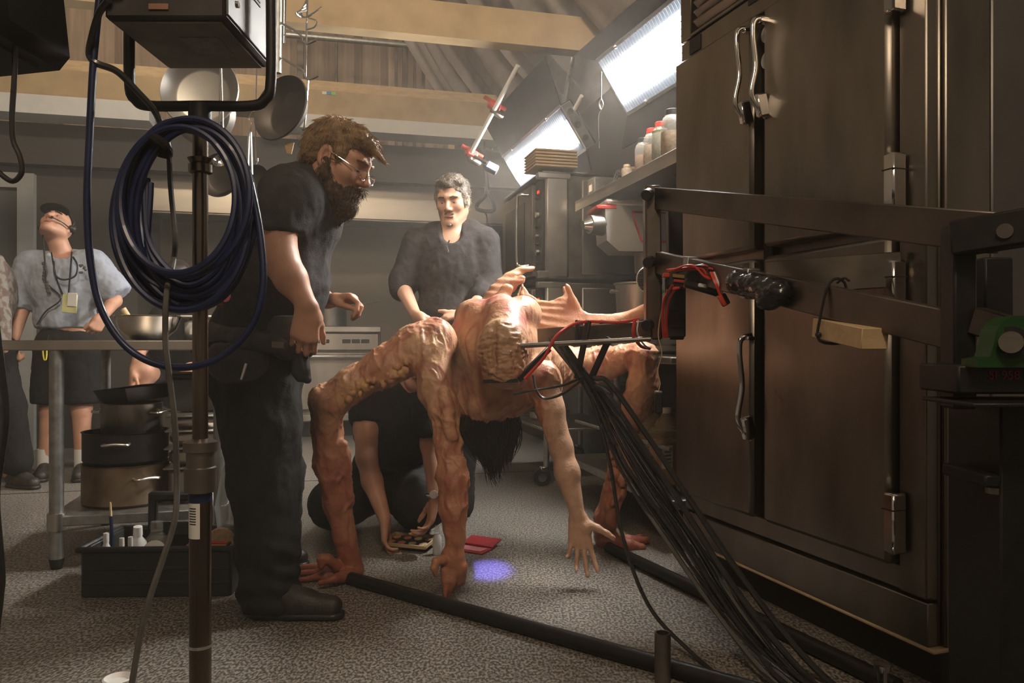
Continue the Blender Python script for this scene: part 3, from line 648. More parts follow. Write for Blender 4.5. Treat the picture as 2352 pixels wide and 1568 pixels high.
# ------------------------------------------------------------------ steel worktable with pots
FLg = Vector((-1.766, 3.0, 0)); 
def TP(s, t, z=0): return FLg + R(s, t, z)        # s along the table front, t into depth
wt = thing('worktable', 'steel worktable with a lower shelf of pots, behind the light stand', 'table', TP(.3, .35))
TMr = rot(rz=14.5)
def tb_(name, s0, s1, t0, t1, z0, z1, m, bev=.004, par=None):
    return MB().box(TP((s0 + s1) / 2, (t0 + t1) / 2, (z0 + z1) / 2), (s1 - s0, t1 - t0, z1 - z0), TMr, bev).build(name, m, par or wt)
tb_('tabletop', -.18, .70, -.03, .78, .845, .885, M['steel'])
tb_('lower_shelf', -.03, .62, -.02, .76, .165, .205, M['galv'])
for s_, t_ in ((0, 0), (.597, 0), (0, .74), (.597, .74)):
    lg = MB().cyl(TP(s_, t_, .03), TP(s_, t_, .845), .026 if t_ == 0 else .022).build('leg', M['galv'], wt)
    MB().cyl(TP(s_, t_, 0), TP(s_, t_, .04), .02, .028).build('foot', M['rubber'], lg)
    MB().cyl(TP(s_, t_, .15), TP(s_, t_, .215), .034).build('collar', M['alum'], lg)
M['burnt'] = mat('burnt_aluminium', (.10, .05, .02), .45, .8, .3, 5., c2=(.42, .32, .22), contrast=(.35, .7))
M['soot'] = mat('sooty_pot', (.022, .018, .016), .5, .4, .4, 12.)
c1 = TP(.20, .22, .205)
pan_on('stock_pot', 'scorched aluminium stockpot, lowest of the pots on the table shelf', 'pot', c1, .168, .165, M['burnt'], handle=-40)
c2 = c1 + Vector((0, 0, .172)); pan_on('stock_pot', 'soot-black pot stacked on the scorched stockpot', 'pot', c2, .165, .125, M['soot'], handle=-75)
c3 = c2 + Vector((.0, .05, .11)); pan_on('stock_pot', 'grey steel saucepan nested in the soot-black pot', 'pot', c3, .12, .13, M['steel_dark'], handle=170)
c4 = c3 + Vector((0, .03, .138)); rp = thing('roasting_tray', 'dark roasting tray balanced on the stacked pots', 'tray', c4)
MB(TR(c4, 0, -6, 14.5)).lathe([(.13, 0), (.16, .06), (.168, .062), (.158, .06), (.128, .006), (.001, .004)], 4).build('tray', M['soot'], rp)
def hotel_pan(c, w, d, h, m, label):
    t_ = thing('hotel_pan', label, 'pan', c, 'hotel pans on the table shelf'); Mx = TR(c, 0, 0, 14.5)
    b = MB(Mx); b.box((0, 0, h / 2), (w, d, h), None, .02); b.build('body', m, t_)
    MB(Mx).box((0, 0, h), (w + .03, d + .03, .008), None, .003).build('rim', M['alum'], t_)
hc = TP(.475, .25, .205); zz = 0
for i, (h, lab) in enumerate(((.15, 'deep steel hotel pan at the bottom of the pan stack'), (.07, 'second steel hotel pan up the stack beside the pots'), (.06, 'third steel hotel pan up the stack beside the pots'), (.05, 'top steel hotel pan of the stack beside the pots'))):
    hotel_pan(hc + Vector((.004 * i, 0, zz)), .19, .30, h, M['steel'], lab); zz += h + .012
bk = hc + Vector((0, .05, zz)); bt = thing('storage_tub', 'dark green-grey tub on top of the hotel pans', 'tub', bk)
MB(TR(bk, 0, 0, 14.5)).lathe([(.12, 0), (.135, .02), (.15, .13), (.16, .135), (.145, .13), (.001, .01)], 4, Mx=rot(rz=45)).build('tub', mat('dull_tub', (.05, .05, .042), .5, 0, .2, 10.), bt)
MB(TR(bk + Vector((0, 0, .14)), 0, 0, 14.5)).box((0, 0, .01), (.25, .25, .02), None, .006).build('lid', M['soot'], bt)
# on the table top
bp_ = TP(.27, .30, .886)
bwl = thing('mixing_bowl', 'large polished mixing bowl on the steel worktable', 'bowl', bp_)
MB(TR(bp_)).lathe([(.05, 0), (.07, .004), (.115, .045), (.135, .1), (.142, .104), (.137, .106), (.11, .05), (.065, .01), (.001, .008)], 40).build('bowl', M['chrome'], bwl)
MB().cyl(bp_ + Vector((-.04, .0, .03)), bp_ + Vector((-.10, -.02, .135)), .010, .014, 10).solo('wooden_spoon', M['wood'], 'wooden spoon handle poking out of the polished mixing bowl', 'spoon')
b2 = TP(.545, .42, .886); bo2 = thing('baking_pan', 'pale enamel pan on the worktable behind the light stand pole', 'pan', b2)
MB(TR(b2, 0, 0, 14.5)).box((0, 0, .05), (.26, .26, .1), None, .025).build('body', M['white'], bo2)
MB(TR(b2, 0, 0, 14.5)).box((0, 0, .103), (.29, .29, .012), None, .005).build('rim', M['whiteplastic'], bo2)
for s in (-1, 1): MB(TR(b2, 0, 0, 14.5)).tube(catmull([(s * .05 - .03, -.13, .07), (s * .05 - .03, -.155, .07), (s * .05 + .03, -.155, .07), (s * .05 + .03, -.13, .07)], 4), .006, 8).build('handle', M['alum'], bo2)

# ------------------------------------------------------------------ make-up tote on the floor
tt = thing('tool_tote', 'black plastic tote of bottles on the floor before the worktable', 'tote', P(355, 1360, 2.72))
TT = TR(Vector((-1.232, 2.82, 0)), 0, 0, 2)
M['tote'] = mat('black_tote_plastic', (.022, .021, .019), .5, 0, .25, 18., bump=.05)
W_, D_, HT = .50, .30, .165
bsk = MB(TT); 
for (x, y, w, d) in ((0, -D_ / 2, W_, .012), (0, D_ / 2, W_, .012)): bsk.box((x, y, HT / 2), (w, d, HT), None, .003)
for x in (-W_ / 2, W_ / 2): bsk.box((x, 0, HT / 2), (.012, D_, HT), None, .003)
bsk.box((0, 0, .008), (W_, D_, .014)); bsk.build('bin', M['tote'], tt)
for (x, y, w, d) in ((0, -D_ / 2 - .008, W_ + .04, .02), (0, D_ / 2 + .008, W_ + .04, .02)): MB(TT).box((x, y, HT), (w, d, .02), None, .006).build('rim', M['tote'], tt)
for x in (-W_ / 2 - .008, W_ / 2 + .008): MB(TT).box((x, 0, HT), (.02, D_ + .03, .02), None, .006).build('rim', M['tote'], tt)
for z in (.05, .10): MB(TT).box((0, -D_ / 2 - .007, z), (W_, .006, .012), None, .002).build('rib', M['tote'], tt)
hp = MB(TT)
hp.box((-.10, .06, .25), (.03, .03, .14), None, .006); hp.box((.10, .06, .25), (.03, .03, .14), None, .006); hp.box((0, .06, .305), (.23, .035, .035), None, .01); hp.box((0, .06, .185), (.23, .012, .05), None, .004)
hp.build('carry_handle', M['tote'], tt)
def vial(x, y, h, r, lab, m=M['whiteplastic'], capm=None, tilt=0):
    c = TT @ Vector((x, y, .016)); t_ = thing('makeup_bottle', lab, 'bottle', c, 'bottles in the black tote'); Mx = TR(c, tilt, tilt / 2, 0)
    MB(Mx).lathe([(r, 0), (r, h * .7), (r * .5, h * .8), (r * .5, h * .84)], 16).build('bottle', m, t_)
    MB(Mx).lathe([(r * .55, h * .84), (r * .5, h), (.001, h * 1.01)], 14).build('cap', capm or m, t_)
vial(-.20, -.09, .19, .018, 'thin white nozzle bottle in the tote corner'); vial(-.15, -.08, .17, .016, 'first of two short white-capped bottles in the tote'); vial(-.118, -.085, .175, .016, 'second of two short white-capped bottles in the tote')
vial(-.13, .0, .20, .03, 'crumpled white packet-like bottle behind the small caps', tilt=8); vial(-.07, .02, .205, .04, 'clear squat bottle behind the grey-lidded jar', M['jarplastic'])
jc = TT @ Vector((-.045, -.06, .13)); jj = thing('cream_jar', 'jar with a flat grey lid tilted up in the tote', 'jar', jc)
MB(TR(jc, 62, 12, 10)).lathe([(.034, -.06), (.036, 0)], 20).build('body', M['spice_tan'], jj); MB(TR(jc, 62, 12, 10)).lathe([(.039, 0), (.039, .012), (.001, .013)], 24).build('lid', M['galv'], jj)
pdm = TT @ Vector((.175, -.02, .15)); pf = thing('powder_puff', 'tan powder sponge on edge in the tote', 'sponge', pdm)
MB(TR(pdm, 80, 0, 0)).lathe([(.001, -.012), (.05, -.012), (.056, 0), (.05, .012), (.001, .012)], 26).build('sponge', mat('tan_sponge', (.46, .30, .17), .95, 0, .2, 60.), pf)
plt = TT @ Vector((.15, -.09, .155)); pb = thing('color_palette', 'flat palette with red and orange stripes in the tote', 'palette', plt)
MB(TR(plt, 12)).box((0, 0, 0), (.15, .07, .008), None, .002).build('case', M['tote'], pb)
for k in range(3): MB(TR(plt, 12)).box((0, -.022 + .02 * k, .006), (.14, .012, .004)).build('stripe', (M['red'], mat('orange_pigment', (.5, .2, .06), .7), M['redwire'])[k], pb)
pc = TT @ Vector((-.205, -.02, .03)); pn = thing('paint_brush', 'brush with a yellow ferrule standing up in the tote', 'brush', pc)
MB().cyl(pc, pc + Vector((-.012, 0, .22)), .006).build('handle', M['bluecable'], pn); MB().cyl(pc + Vector((-.012, 0, .22)), pc + Vector((-.014, 0, .27)), .005, .003).build('ferrule', M['wood'], pn)
bg = thing('plastic_bag', 'translucent plastic bag slumped between worktable leg and tote', 'bag', P(535, 1290, 2.95))
rng = np.random.RandomState(3); bgm = MB()
bgm.lathe([(.05, .0), (.06, .05), (.05, .15), (.055, .25), (.035, .36), (.02, .42)], 14, o=P(530, 1300, 2.95) * Vector((1, 1, 0)) if False else (P(530, 1300, 2.95).x, 2.95, 0.01))
bgm.v = [p + Vector(rng.normal(0, .007, 3)) for p in bgm.v]; bgm.build('film', mat('thin_film', (.5, .5, .48), .3, 0, .1, 10., alpha=.5), bg)
# ------------------------------------------------------------------ organic surfaces: smooth unions on a grid, meshed with surface nets
def nv(v): return np.array(tuple(v), dtype=np.float32)
class SDF:
    def __init__(s): s.p = []
    def cone(s, a, b, ra, rb, k=.02, sub=False): s.p.append(('c', nv(a), nv(b), ra, rb, k, sub)); return s
    def chain(s, pts, rs, k=.02):
        for i in range(len(pts) - 1): s.cone(pts[i], pts[i + 1], rs[i], rs[i + 1], k)
        return s
    def ell(s, c, r, Rm=None, k=.02, sub=False):
        Rn = np.eye(3, dtype=np.float32) if Rm is None else np.array([[Rm[i][j] for j in range(3)] for i in range(3)], dtype=np.float32)
        s.p.append(('e', nv(c), nv(r), Rn, k, sub)); return s
    def poly(s, Mx, pts, th, k=.01, bend=None):
        Mi = Mx.inverted(); s.p.append(('p', Mx, np.array([[Mi[i][j] for j in range(4)] for i in range(3)], dtype=np.float32), np.array(pts, dtype=np.float32), th, k, bend)); return s
    def cut(s, pt, n, k=.004, c=None, r=None): s.p.append(('h', nv(pt), nv(Vector(n).normalized()), k, None if c is None else nv(c), r)); return s
    def bounds(s):
        lo, hi = np.full(3, 1e9), np.full(3, -1e9)
        for q in s.p:
            if q[0] == 'c':
                for c, r in ((q[1], q[3]), (q[2], q[4])): lo = np.minimum(lo, c - r); hi = np.maximum(hi, c + r)
            elif q[0] == 'e' and not q[5]: r = q[2].max(); lo = np.minimum(lo, q[1] - r); hi = np.maximum(hi, q[1] + r)
            elif q[0] == 'p':
                for x, y in q[3]: c = nv(q[1] @ Vector((x, y, 0))); lo = np.minimum(lo, c - .05); hi = np.maximum(hi, c + .05)
        return lo, hi
    def field(s, vox):
        lo, hi = s.bounds(); lo = lo - 3 * vox - .012; n = np.ceil((hi + 3 * vox + .012 - lo) / vox).astype(int) + 1
        Fd = np.full(tuple(n), .2, dtype=np.float32)
        ax = [(lo[i] + vox * np.arange(n[i])).astype(np.float32) for i in range(3)]
        for q in s.p:
            if q[0] == 'h':
                if q[4] is None: sl = tuple(slice(0, n[i]) for i in range(3))
                else: sl = tuple(slice(max(0, int((q[4][i] - q[5] - lo[i]) / vox)), min(n[i], int((q[4][i] + q[5] - lo[i]) / vox) + 2)) for i in range(3))
            else:
                if q[0] == 'c': a, b, m_ = np.minimum(q[1] - q[3], q[2] - q[4]), np.maximum(q[1] + q[3], q[2] + q[4]), q[5]
                elif q[0] == 'e': a, b, m_ = q[1] - q[2].max(), q[1] + q[2].max(), q[4]
                else:
                    cs = np.array([nv(q[1] @ Vector((x, y, 0))) for x, y in q[3]]); a, b, m_ = cs.min(0) - .05, cs.max(0) + .05, q[5]
                mg = m_ + 2.5 * vox
                sl = tuple(slice(max(0, int((a[i] - mg - lo[i]) / vox)), min(n[i], int((b[i] + mg - lo[i]) / vox) + 2)) for i in range(3))
            X, Y, Z = ax[0][sl[0]][:, None, None], ax[1][sl[1]][None, :, None], ax[2][sl[2]][None, None, :]
            G = Fd[sl]
            if q[0] == 'h':
                d = (X - q[1][0]) * q[2][0] + (Y - q[1][1]) * q[2][1] + (Z - q[1][2]) * q[2][2]; np.maximum(G, d, out=G); continue
            if q[0] == 'c':
                _, a, b, ra, rb, k, sub = q; ab = b - a; L2 = max(float(ab @ ab), 1e-9)
                t = np.clip(((X - a[0]) * ab[0] + (Y - a[1]) * ab[1] + (Z - a[2]) * ab[2]) / L2, 0, 1)
                d = np.sqrt((X - a[0] - t * ab[0]) ** 2 + (Y - a[1] - t * ab[1]) ** 2 + (Z - a[2] - t * ab[2]) ** 2) - (ra + (rb - ra) * t)
            elif q[0] == 'e':
                _, c, r, Rn, k, sub = q; x, y, z = X - c[0], Y - c[1], Z - c[2]
                l = [Rn[0, i] * x + Rn[1, i] * y + Rn[2, i] * z for i in range(3)]
                k0 = np.sqrt(sum((l[i] / r[i]) ** 2 for i in range(3))); k1 = np.sqrt(sum((l[i] / r[i] ** 2) ** 2 for i in range(3))) + 1e-6
                d = k0 * (k0 - 1) / k1
            else:
                _, Mx, Mi, pts, th, k, bend = q; sub = False
                x, y, z = [Mi[i, 0] * X + Mi[i, 1] * Y + Mi[i, 2] * Z + Mi[i, 3] for i in range(3)]
                if bend is not None: z = z - bend(x, y)
                d2 = np.full(x.shape, 1e9, dtype=np.float32); sgn = np.ones(x.shape, dtype=np.float32); m_ = len(pts)
                for i in range(m_):
                    a, b = pts[i], pts[i - 1]; ex, ey = b - a; wx, wy = x - a[0], y - a[1]
                    t = np.clip((wx * ex + wy * ey) / (ex * ex + ey * ey), 0, 1); d2 = np.minimum(d2, (wx - ex * t) ** 2 + (wy - ey * t) ** 2)
                    c1, c2, c3 = y >= a[1], y < b[1], ex * wy > ey * wx
                    flip = (c1 & c2 & c3) | (~c1 & ~c2 & ~c3); sgn = np.where(flip, -sgn, sgn)
                d = np.maximum(sgn * np.sqrt(d2) + th * .5, np.abs(z) - th * .5); d = np.where(d > 0, d, d) - th * .3
            if sub:
                h = np.maximum(k - np.abs(-d - G), 0) / k; np.maximum(G, -d, out=G); G += h * h * k * .25
            else:
                h = np.maximum(k - np.abs(d - G), 0) / k; np.minimum(G, d, out=G); G -= h * h * k * .25
        return Fd, lo
    def mesh(s, vox):
        Fd, lo = s.field(vox); Sg = Fd < 0; n = Fd.shape
        c = np.zeros((n[0] - 1, n[1] - 1, n[2] - 1), dtype=np.uint8)
        for i in (0, 1):
            for j in (0, 1):
                for k in (0, 1): c += Sg[i:n[0] - 1 + i, j:n[1] - 1 + j, k:n[2] - 1 + k]
        cell = np.argwhere((c > 0) & (c < 8)); idx = np.full(c.shape, -1, dtype=np.int32); idx[tuple(cell.T)] = np.arange(len(cell))
        acc = np.zeros((len(cell), 3), dtype=np.float32); cnt = np.zeros(len(cell), dtype=np.float32)
        cor = [(i, j, k) for i in (0, 1) for j in (0, 1) for k in (0, 1)]
        for A in cor:
            for ax in range(3):
                if A[ax]: continue
                B = list(A); B[ax] = 1
                fa = Fd[cell[:, 0] + A[0], cell[:, 1] + A[1], cell[:, 2] + A[2]]; fb = Fd[cell[:, 0] + B[0], cell[:, 1] + B[1], cell[:, 2] + B[2]]
                m_ = (fa < 0) != (fb < 0); t = np.where(m_, fa / np.where(m_, fa - fb, 1), 0)
                q = np.tile(np.array(A, dtype=np.float32), (len(cell), 1)); q[:, ax] = t; acc[m_] += q[m_]; cnt += m_
        verts = lo + vox * (cell + acc / cnt[:, None]); faces = []
        for ax in range(3):
            o1, o2 = (ax + 1) % 3, (ax + 2) % 3
            sa = [slice(None)] * 3; sb_ = [slice(None)] * 3; sa[ax] = slice(0, -1); sb_[ax] = slice(1, None)
            e = np.argwhere(Sg[tuple(sa)] != Sg[tuple(sb_)]); e = e[(e[:, o1] > 0) & (e[:, o2] > 0) & (e[:, o1] < n[o1] - 1) & (e[:, o2] < n[o2] - 1)]
            ins = Sg[tuple(e.T)]; q = []
            for (i, j) in ((0, 0), (1, 0), (1, 1), (0, 1)):
                r = e.copy(); r[:, o1] -= 1 - i; r[:, o2] -= 1 - j; q.append(idx[tuple(r.T)])
            q = np.stack(q, 1); q[~ins] = q[~ins][:, ::-1]; faces.append(q)
        return verts.astype(np.float32), np.concatenate(faces)
def vnormals(v, f):
    n = np.cross(v[f[:, 2]] - v[f[:, 0]], v[f[:, 3]] - v[f[:, 1]]); N_ = np.zeros_like(v)
    for i in range(4):
        for a in range(3): N_[:, a] += np.bincount(f[:, i], n[:, a], len(v))
    return N_ / (np.linalg.norm(N_, axis=1, keepdims=True) + 1e-9)
def vnoise(p, scale, seed=0):
    q = p * scale + seed * 17.31; i = np.floor(q).astype(np.int64); f = q - i; f = f * f * (3 - 2 * f); r = 0
    def hsh(a, b, c):
        h = (a * 73856093) ^ (b * 19349663) ^ (c * 83492791) ^ (seed * 2654435); h = (h ^ (h >> 13)) * 1274126177; return ((h ^ (h >> 16)) & 0xffff) / 65535.0
    for a in (0, 1):
        for b in (0, 1):
            for c in (0, 1):
                w = (f[:, 0] if a else 1 - f[:, 0]) * (f[:, 1] if b else 1 - f[:, 1]) * (f[:, 2] if c else 1 - f[:, 2])
                r = r + w * hsh(i[:, 0] + a, i[:, 1] + b, i[:, 2] + c)
    return r * 2 - 1
def fbm(p, scale, seed=0, oc=3): return sum(vnoise(p, scale * 2 ** o, seed + o) / 2 ** o for o in range(oc))
def relax(v, f, it=2, w=.5):
    for _ in range(it):
        s_ = np.zeros_like(v); c = np.zeros(len(v), dtype=np.float32)
        for i in range(4):
            a, b = f[:, i], f[:, (i + 1) % 4]
            for x, y in ((a, b), (b, a)):
                c += np.bincount(x, minlength=len(v))
                for d in range(3): s_[:, d] += np.bincount(x, v[y, d], len(v))
        v = v * (1 - w) + w * s_ / c[:, None]
    return v
def organic(S, name, m, vox, parent=None, disp=None, color=None, it=1, root=None):
    v, f = S.mesh(vox); v = relax(v, f, it)
    if disp is not None: nn = vnormals(v, f); v = v + nn * disp(v, nn)[:, None].astype(np.float32)
    off = nv(wloc(parent)) if parent is not None else (nv(root) if root is not None else np.zeros(3, dtype=np.float32))
    me = bpy.data.meshes.new(name); me.vertices.add(len(v)); me.vertices.foreach_set('co', (v - off).astype(np.float32).ravel())
    me.loops.add(f.size); me.polygons.add(len(f)); me.loops.foreach_set('vertex_index', f.ravel().astype(np.int32))
    me.polygons.foreach_set('loop_start', np.arange(0, f.size, 4, dtype=np.int32)); me.polygons.foreach_set('use_smooth', np.ones(len(f), dtype=bool))
    me.update(calc_edges=True)
    if color is not None:
        cc_ = color(v)
        if isinstance(cc_, tuple):
            wa_ = me.attributes.new('Wr', 'FLOAT', 'POINT'); wa_.data.foreach_set('value', cc_[1].astype(np.float32)); wb_ = me.attributes.new('Tx', 'FLOAT', 'POINT'); wb_.data.foreach_set('value', cc_[2].astype(np.float32)); cc_ = cc_[0]
        at = me.color_attributes.new('Col', 'FLOAT_COLOR', 'POINT'); c = np.ones((len(v), 4), dtype=np.float32); c[:, :3] = cc_; at.data.foreach_set('color', c.ravel())
    o = link(name, me, m, parent)
    if parent is None and root is not None: o.location = Vector(root)
    return o
# ------------------------------------------------------------------ anatomy
def hand(S, w, fd, pn, side, sc=1.0, curl=(20, 25, 20), spread=6, thumb=(.55, .75, .25), tc=18, fing=None):
    w = Vector(w); f = Vector(fd).normalized(); n_ = Vector(pn); n_ = (n_ - f * n_.dot(f)).normalized(); s_ = f.cross(n_) * side
    L = lambda a, b, c: w + (f * a + s_ * b + n_ * c) * sc
    kn = [(.094, .032), (.098, .011), (.094, -.010), (.084, -.030)]
    for a, b in kn: S.cone(L(.005, b * .55, 0), L(a, b, 0), .0175 * sc, .0125 * sc, .014)
    S.ell(L(.035, .026, .006), (.022 * sc,) * 3, None, .014)
    ln = [(.042, .027, .022), (.047, .031, .024), (.043, .029, .023), (.033, .022, .020)]
    for i, (a, b) in enumerate(kn):
        cu = curl if fing is None else fing[i]; an = 0; p = L(a, b, 0); sp = math.radians(spread * (1.5 - i)); r = (.0098, .0100, .0095, .0082)[i] * sc
        for j in range(3):
            an += math.radians(cu[j]); dv = (f * math.cos(an) + n_ * math.sin(an)); dv = (dv * math.cos(sp) + s_ * math.sin(sp)).normalized()
            q = p + dv * ln[i][j] * sc; S.cone(p, q, r, r * .9, .004); p = q; r *= .9
    p = L(.02, .028, .004); dv = (f * thumb[0] + s_ * thumb[1] + n_ * thumb[2]).normalized()
    for j, (l_, r) in enumerate(((.042, .0145), (.034, .0115), (.026, .010))):
        q = p + dv * l_ * sc; S.cone(p, q, r * sc, r * .86 * sc, .008); p = q; a = math.radians(tc); dv = (dv * math.cos(a) + f * math.sin(a)).normalized()
def head_frame(C, fwd, up, sc=1.0):
    f = Vector(fwd).normalized(); u = Vector(up); u = (u - f * u.dot(f)).normalized(); r = f.cross(u); C = Vector(C)
    Rm = Matrix(((r.x, f.x, u.x), (r.y, f.y, u.y), (r.z, f.z, u.z)))
    return (lambda x, y, z: C + (r * x + f * y + u * z) * sc), Rm
def head(S, L, Rm, sc=1.0):
    e = lambda c, r, k=.02, sub=False: S.ell(L(*c), [x * sc for x in r], Rm, k * sc, sub)
    cn = lambda a, b, ra, rb, k=.015, sub=False: S.cone(L(*a), L(*b), ra * sc, rb * sc, k * sc, sub)
    e((0, -.014, .034), (.077, .098, .088)); e((0, .030, -.025), (.062, .062, .086), .03)
    for s in (-1, 1):
        cn((s * .050, -.002, -.055), (s * .018, .064, -.101), .029, .023, .025); e((s * .042, .055, -.025), (.024, .026, .024), .02)
        cn((s * .010, .087, .024), (s * .046, .066, .026), .012, .011, .016)
        e((s * .031, .101, .001), (.021, .024, .014), .010, True)
        e((s * .080, -.008, -.006), (.009, .021, .034), k=.006); e((s * .083, -.002, -.004), (.006, .010, .018), .006, True)
        e((s * .0135, .100, -.037), (.0095, .012, .008), .006)
        e((s * .031, .0695, -.001), (.0175, .0150, .0130), .007)
    e((0, .078, -.106), (.024, .020, .018), .02)
    cn((0, .089, .016), (0, .1135, -.030), .0072, .0118, .010)
    cn((-.021, .084, -.0655), (.021, .084, -.0655), .0075, .0075, .008); cn((-.018, .084, -.078), (.018, .084, -.078), .0085, .0085, .008)
    cn((-.024, .098, -.0715), (.024, .098, -.0715), .0028, .0028, .004, True)
def face_parts(L, Rm, par, sc, lids=.6, brow=None, eyes=True):
    for s in (-1, 1):
        if eyes:
            ev = MB().ball(L(s * .031, .0795, -.0045), (.0112 * sc, .0066 * sc, .0042 * sc), 14, Rm).build('eye', M['eye'], par); MB().ball(L(s * .031, .0833, -.0052), (.0046 * sc, .0034 * sc, .0042 * sc), 10, Rm).build('iris', M['iris'], ev)
            MB().tube(catmull([L(s * .018, .0825, -.003), L(s * .025, .0858, .0004), L(s * .033, .0862, .0008), L(s * .044, .0800, -.0035)], 4), .0013 * sc, 6).build('eyelid', M['lip'], par)
        if brow: MB().tube([L(s * .012, .0985, .0225), L(s * .031, .0935, .0255), L(s * .050, .079, .021)], [.004 * sc, .0062 * sc, .003 * sc], 8, flat=.9).build('eyebrow', brow, par)
    MB().tube(catmull([L(-.023, .091, -.072), L(0, .098, -.0712), L(.023, .091, -.072)], 4), [.002, .0042 * sc, .002], 6).build('mouth', M['lip'], par)
def folds(sc=1.0, seed=3):
    def d(v, n): return sc * (.006 * fbm(v * np.array([1, 1, .55]), 9., seed, 2) + .004 * (1 - np.abs(fbm(v * np.array([1.3, 1.3, .7]), 14., seed + 5, 2))) + .0015 * fbm(v, 45., seed + 9, 2))
    return d

def strands(o, n, ln, flow, m, rad=.0011, lift=.004, seed=1, name='strand_layer'):
    """fine locks combed over the surface of a hair object"""
    me = o.data; N_ = len(me.vertices); v = np.empty(N_ * 3, dtype=np.float32); me.vertices.foreach_get('co', v); v = v.reshape(-1, 3)
    nn = np.empty(N_ * 3, dtype=np.float32); me.vertex_normals.foreach_get('vector', nn); nn = nn.reshape(-1, 3); off = wloc(o)
    rg = np.random.RandomState(seed); mb = MB()
    for i in rg.choice(N_, min(n, N_), replace=False):
        p = Vector(v[i]) + off; q = Vector(nn[i]); f = Vector(flow(p)) + Vector(rg.normal(0, .1, 3)); t = f - q * f.dot(q)
        if t.length < .05: continue
        t.normalize(); L_ = ln * rg.uniform(.6, 1.25); h = lift * rg.uniform(.2, 1.2)
        mb.tube([p - q * .002, p + t * L_ * .4 + q * h, p + t * L_ * .75 + q * h * .8, p + t * L_ + q * h * rg.uniform(-.5, 1.2)], [rad, rad * 1.1, rad * .8, rad * .2], 3, cap=False)
    r = mb.build(name, m, o); return r
# ------------------------------------------------------------------ the creature puppet
CR = SDF()
def ch(pts, rs, k=.03): CR.chain([P(*p) for p in pts], rs, k)
# trunk: humped back, chest hanging below, haunch towards the rear leg
CR.ell(P(1138, 800, 3.02), (.172, .23, .185), None, .05)
CR.ell(P(1092, 728, 3.02), (.080, .13, .070), rot(0, 12, 10), .035); CR.ell(P(1200, 722, 3.05), (.074, .15, .074), rot(0, -14, -8), .03)
CR.ell(P(1150, 712, 2.90), (.058, .11, .055), rot(20), .03)
CR.ell(P(1148, 890, 3.00), (.150, .17, .125), None, .05); CR.ell(P(1120, 935, 2.98), (.10, .12, .075), None, .04)
CR.cone(P(1055, 760, 2.98), P(1066, 722, 2.95), .035, .006, .03)
CR.cone(P(1075, 800, 3.0), P(1065, 920, 2.98), .075, .05, .05)
CR.cone(P(1190, 832, 3.1), P(1285, 846, 3.35), .13, .10, .05)
# wrinkled stump head
ch([(1160, 735, 2.84), (1158, 790, 2.74), (1158, 845, 2.70)], [.078, .083, .070], .02)
CR.ell(P(1150, 800, 2.70), (.078, .06, .10), None, .02); CR.cone(P(1185, 860, 2.70), P(1190, 872, 2.70), .03, .028, .02); CR.cone(P(1130, 862, 2.71), P(1175, 872, 2.70), .03, .03, .02)
# limb A: raised shoulder, thigh-like upper segment, thin shin, long-toed foot
ch([(1000, 785, 2.84), (960, 800, 2.83), (880, 845, 2.81), (810, 882, 2.80), (757, 922, 2.79)], [.080, .083, .066, .058, .062], .03)
CR.ell(P(1002, 768, 2.86), (.045, .07, .05), None, .03); CR.ell(P(990, 830, 2.83), (.06, .08, .055), None, .03); CR.ell(P(738, 912, 2.78), (.035, .045, .03), None, .025)
ch([(752, 925, 2.79), (752, 985, 2.80), (758, 1060, 2.81), (775, 1150, 2.83), (792, 1230, 2.85), (806, 1296, 2.865)], [.058, .047, .053, .046, .040, .042], .02)
CR.cone(P(735, 1010, 2.77), P(780, 1240, 2.82), .022, .018, .012); CR.cone(P(786, 1020, 2.79), P(800, 1150, 2.82), .020, .022, .012)
CR.ell(P(816, 1312, 2.865), (.032, .05, .03), None, .02)
for (a, b, c) in (((800, 1312, 2.86), (740, 1302, 2.90), (684, 1304, 2.93)), ((800, 1318, 2.85), (745, 1322, 2.84), (690, 1332, 2.83)), ((805, 1316, 2.86), (740, 1313, 2.87), (690, 1316, 2.88)), ((805, 1318, 2.83), (770, 1328, 2.77), (735, 1338, 2.73))):
    ch([a, b, c], [.027, .016, .009], .009)
ch([(775, 1300, 2.83), (752, 1284, 2.80), (738, 1282, 2.79), (738, 1300, 2.79)], [.022, .016, .014, .012], .010)
# limb B: second arm from the same shoulder, clawed hand pointing down
ch([(990, 815, 2.80), (1000, 880, 2.76), (1018, 935, 2.73), (1030, 1020, 2.70), (1040, 1095, 2.68), (1042, 1170, 2.66), (1046, 1240, 2.65)], [.070, .056, .050, .042, .050, .042, .036], .025)
CR.ell(P(986, 912, 2.75), (.030, .04, .032), None, .02); CR.cone(P(1020, 900, 2.69), P(1036, 1000, 2.66), .022, .020, .012); CR.cone(P(1056, 1060, 2.66), P(1062, 1160, 2.64), .022, .018, .012)
CR.ell(P(1040, 1283, 2.645), (.043, .030, .050), None, .02)
for dx, tip, dd in ((-12, (1022, 1378, 2.60), 2.62), (4, (1026, 1374, 2.63), 2.62), (18, (1034, 1362, 2.66), 2.65), (28, (1044, 1352, 2.67), 2.67)):
    ch([(1036 + dx, 1300, 2.64), (1034 + dx * .85, 1335, dd), tip], [.018, .0135, .007], .006)
ch([(1018, 1285, 2.62), (1002, 1288, 2.60), (997, 1305, 2.59), (1001, 1322, 2.59)], [.017, .012, .010, .007], .006)
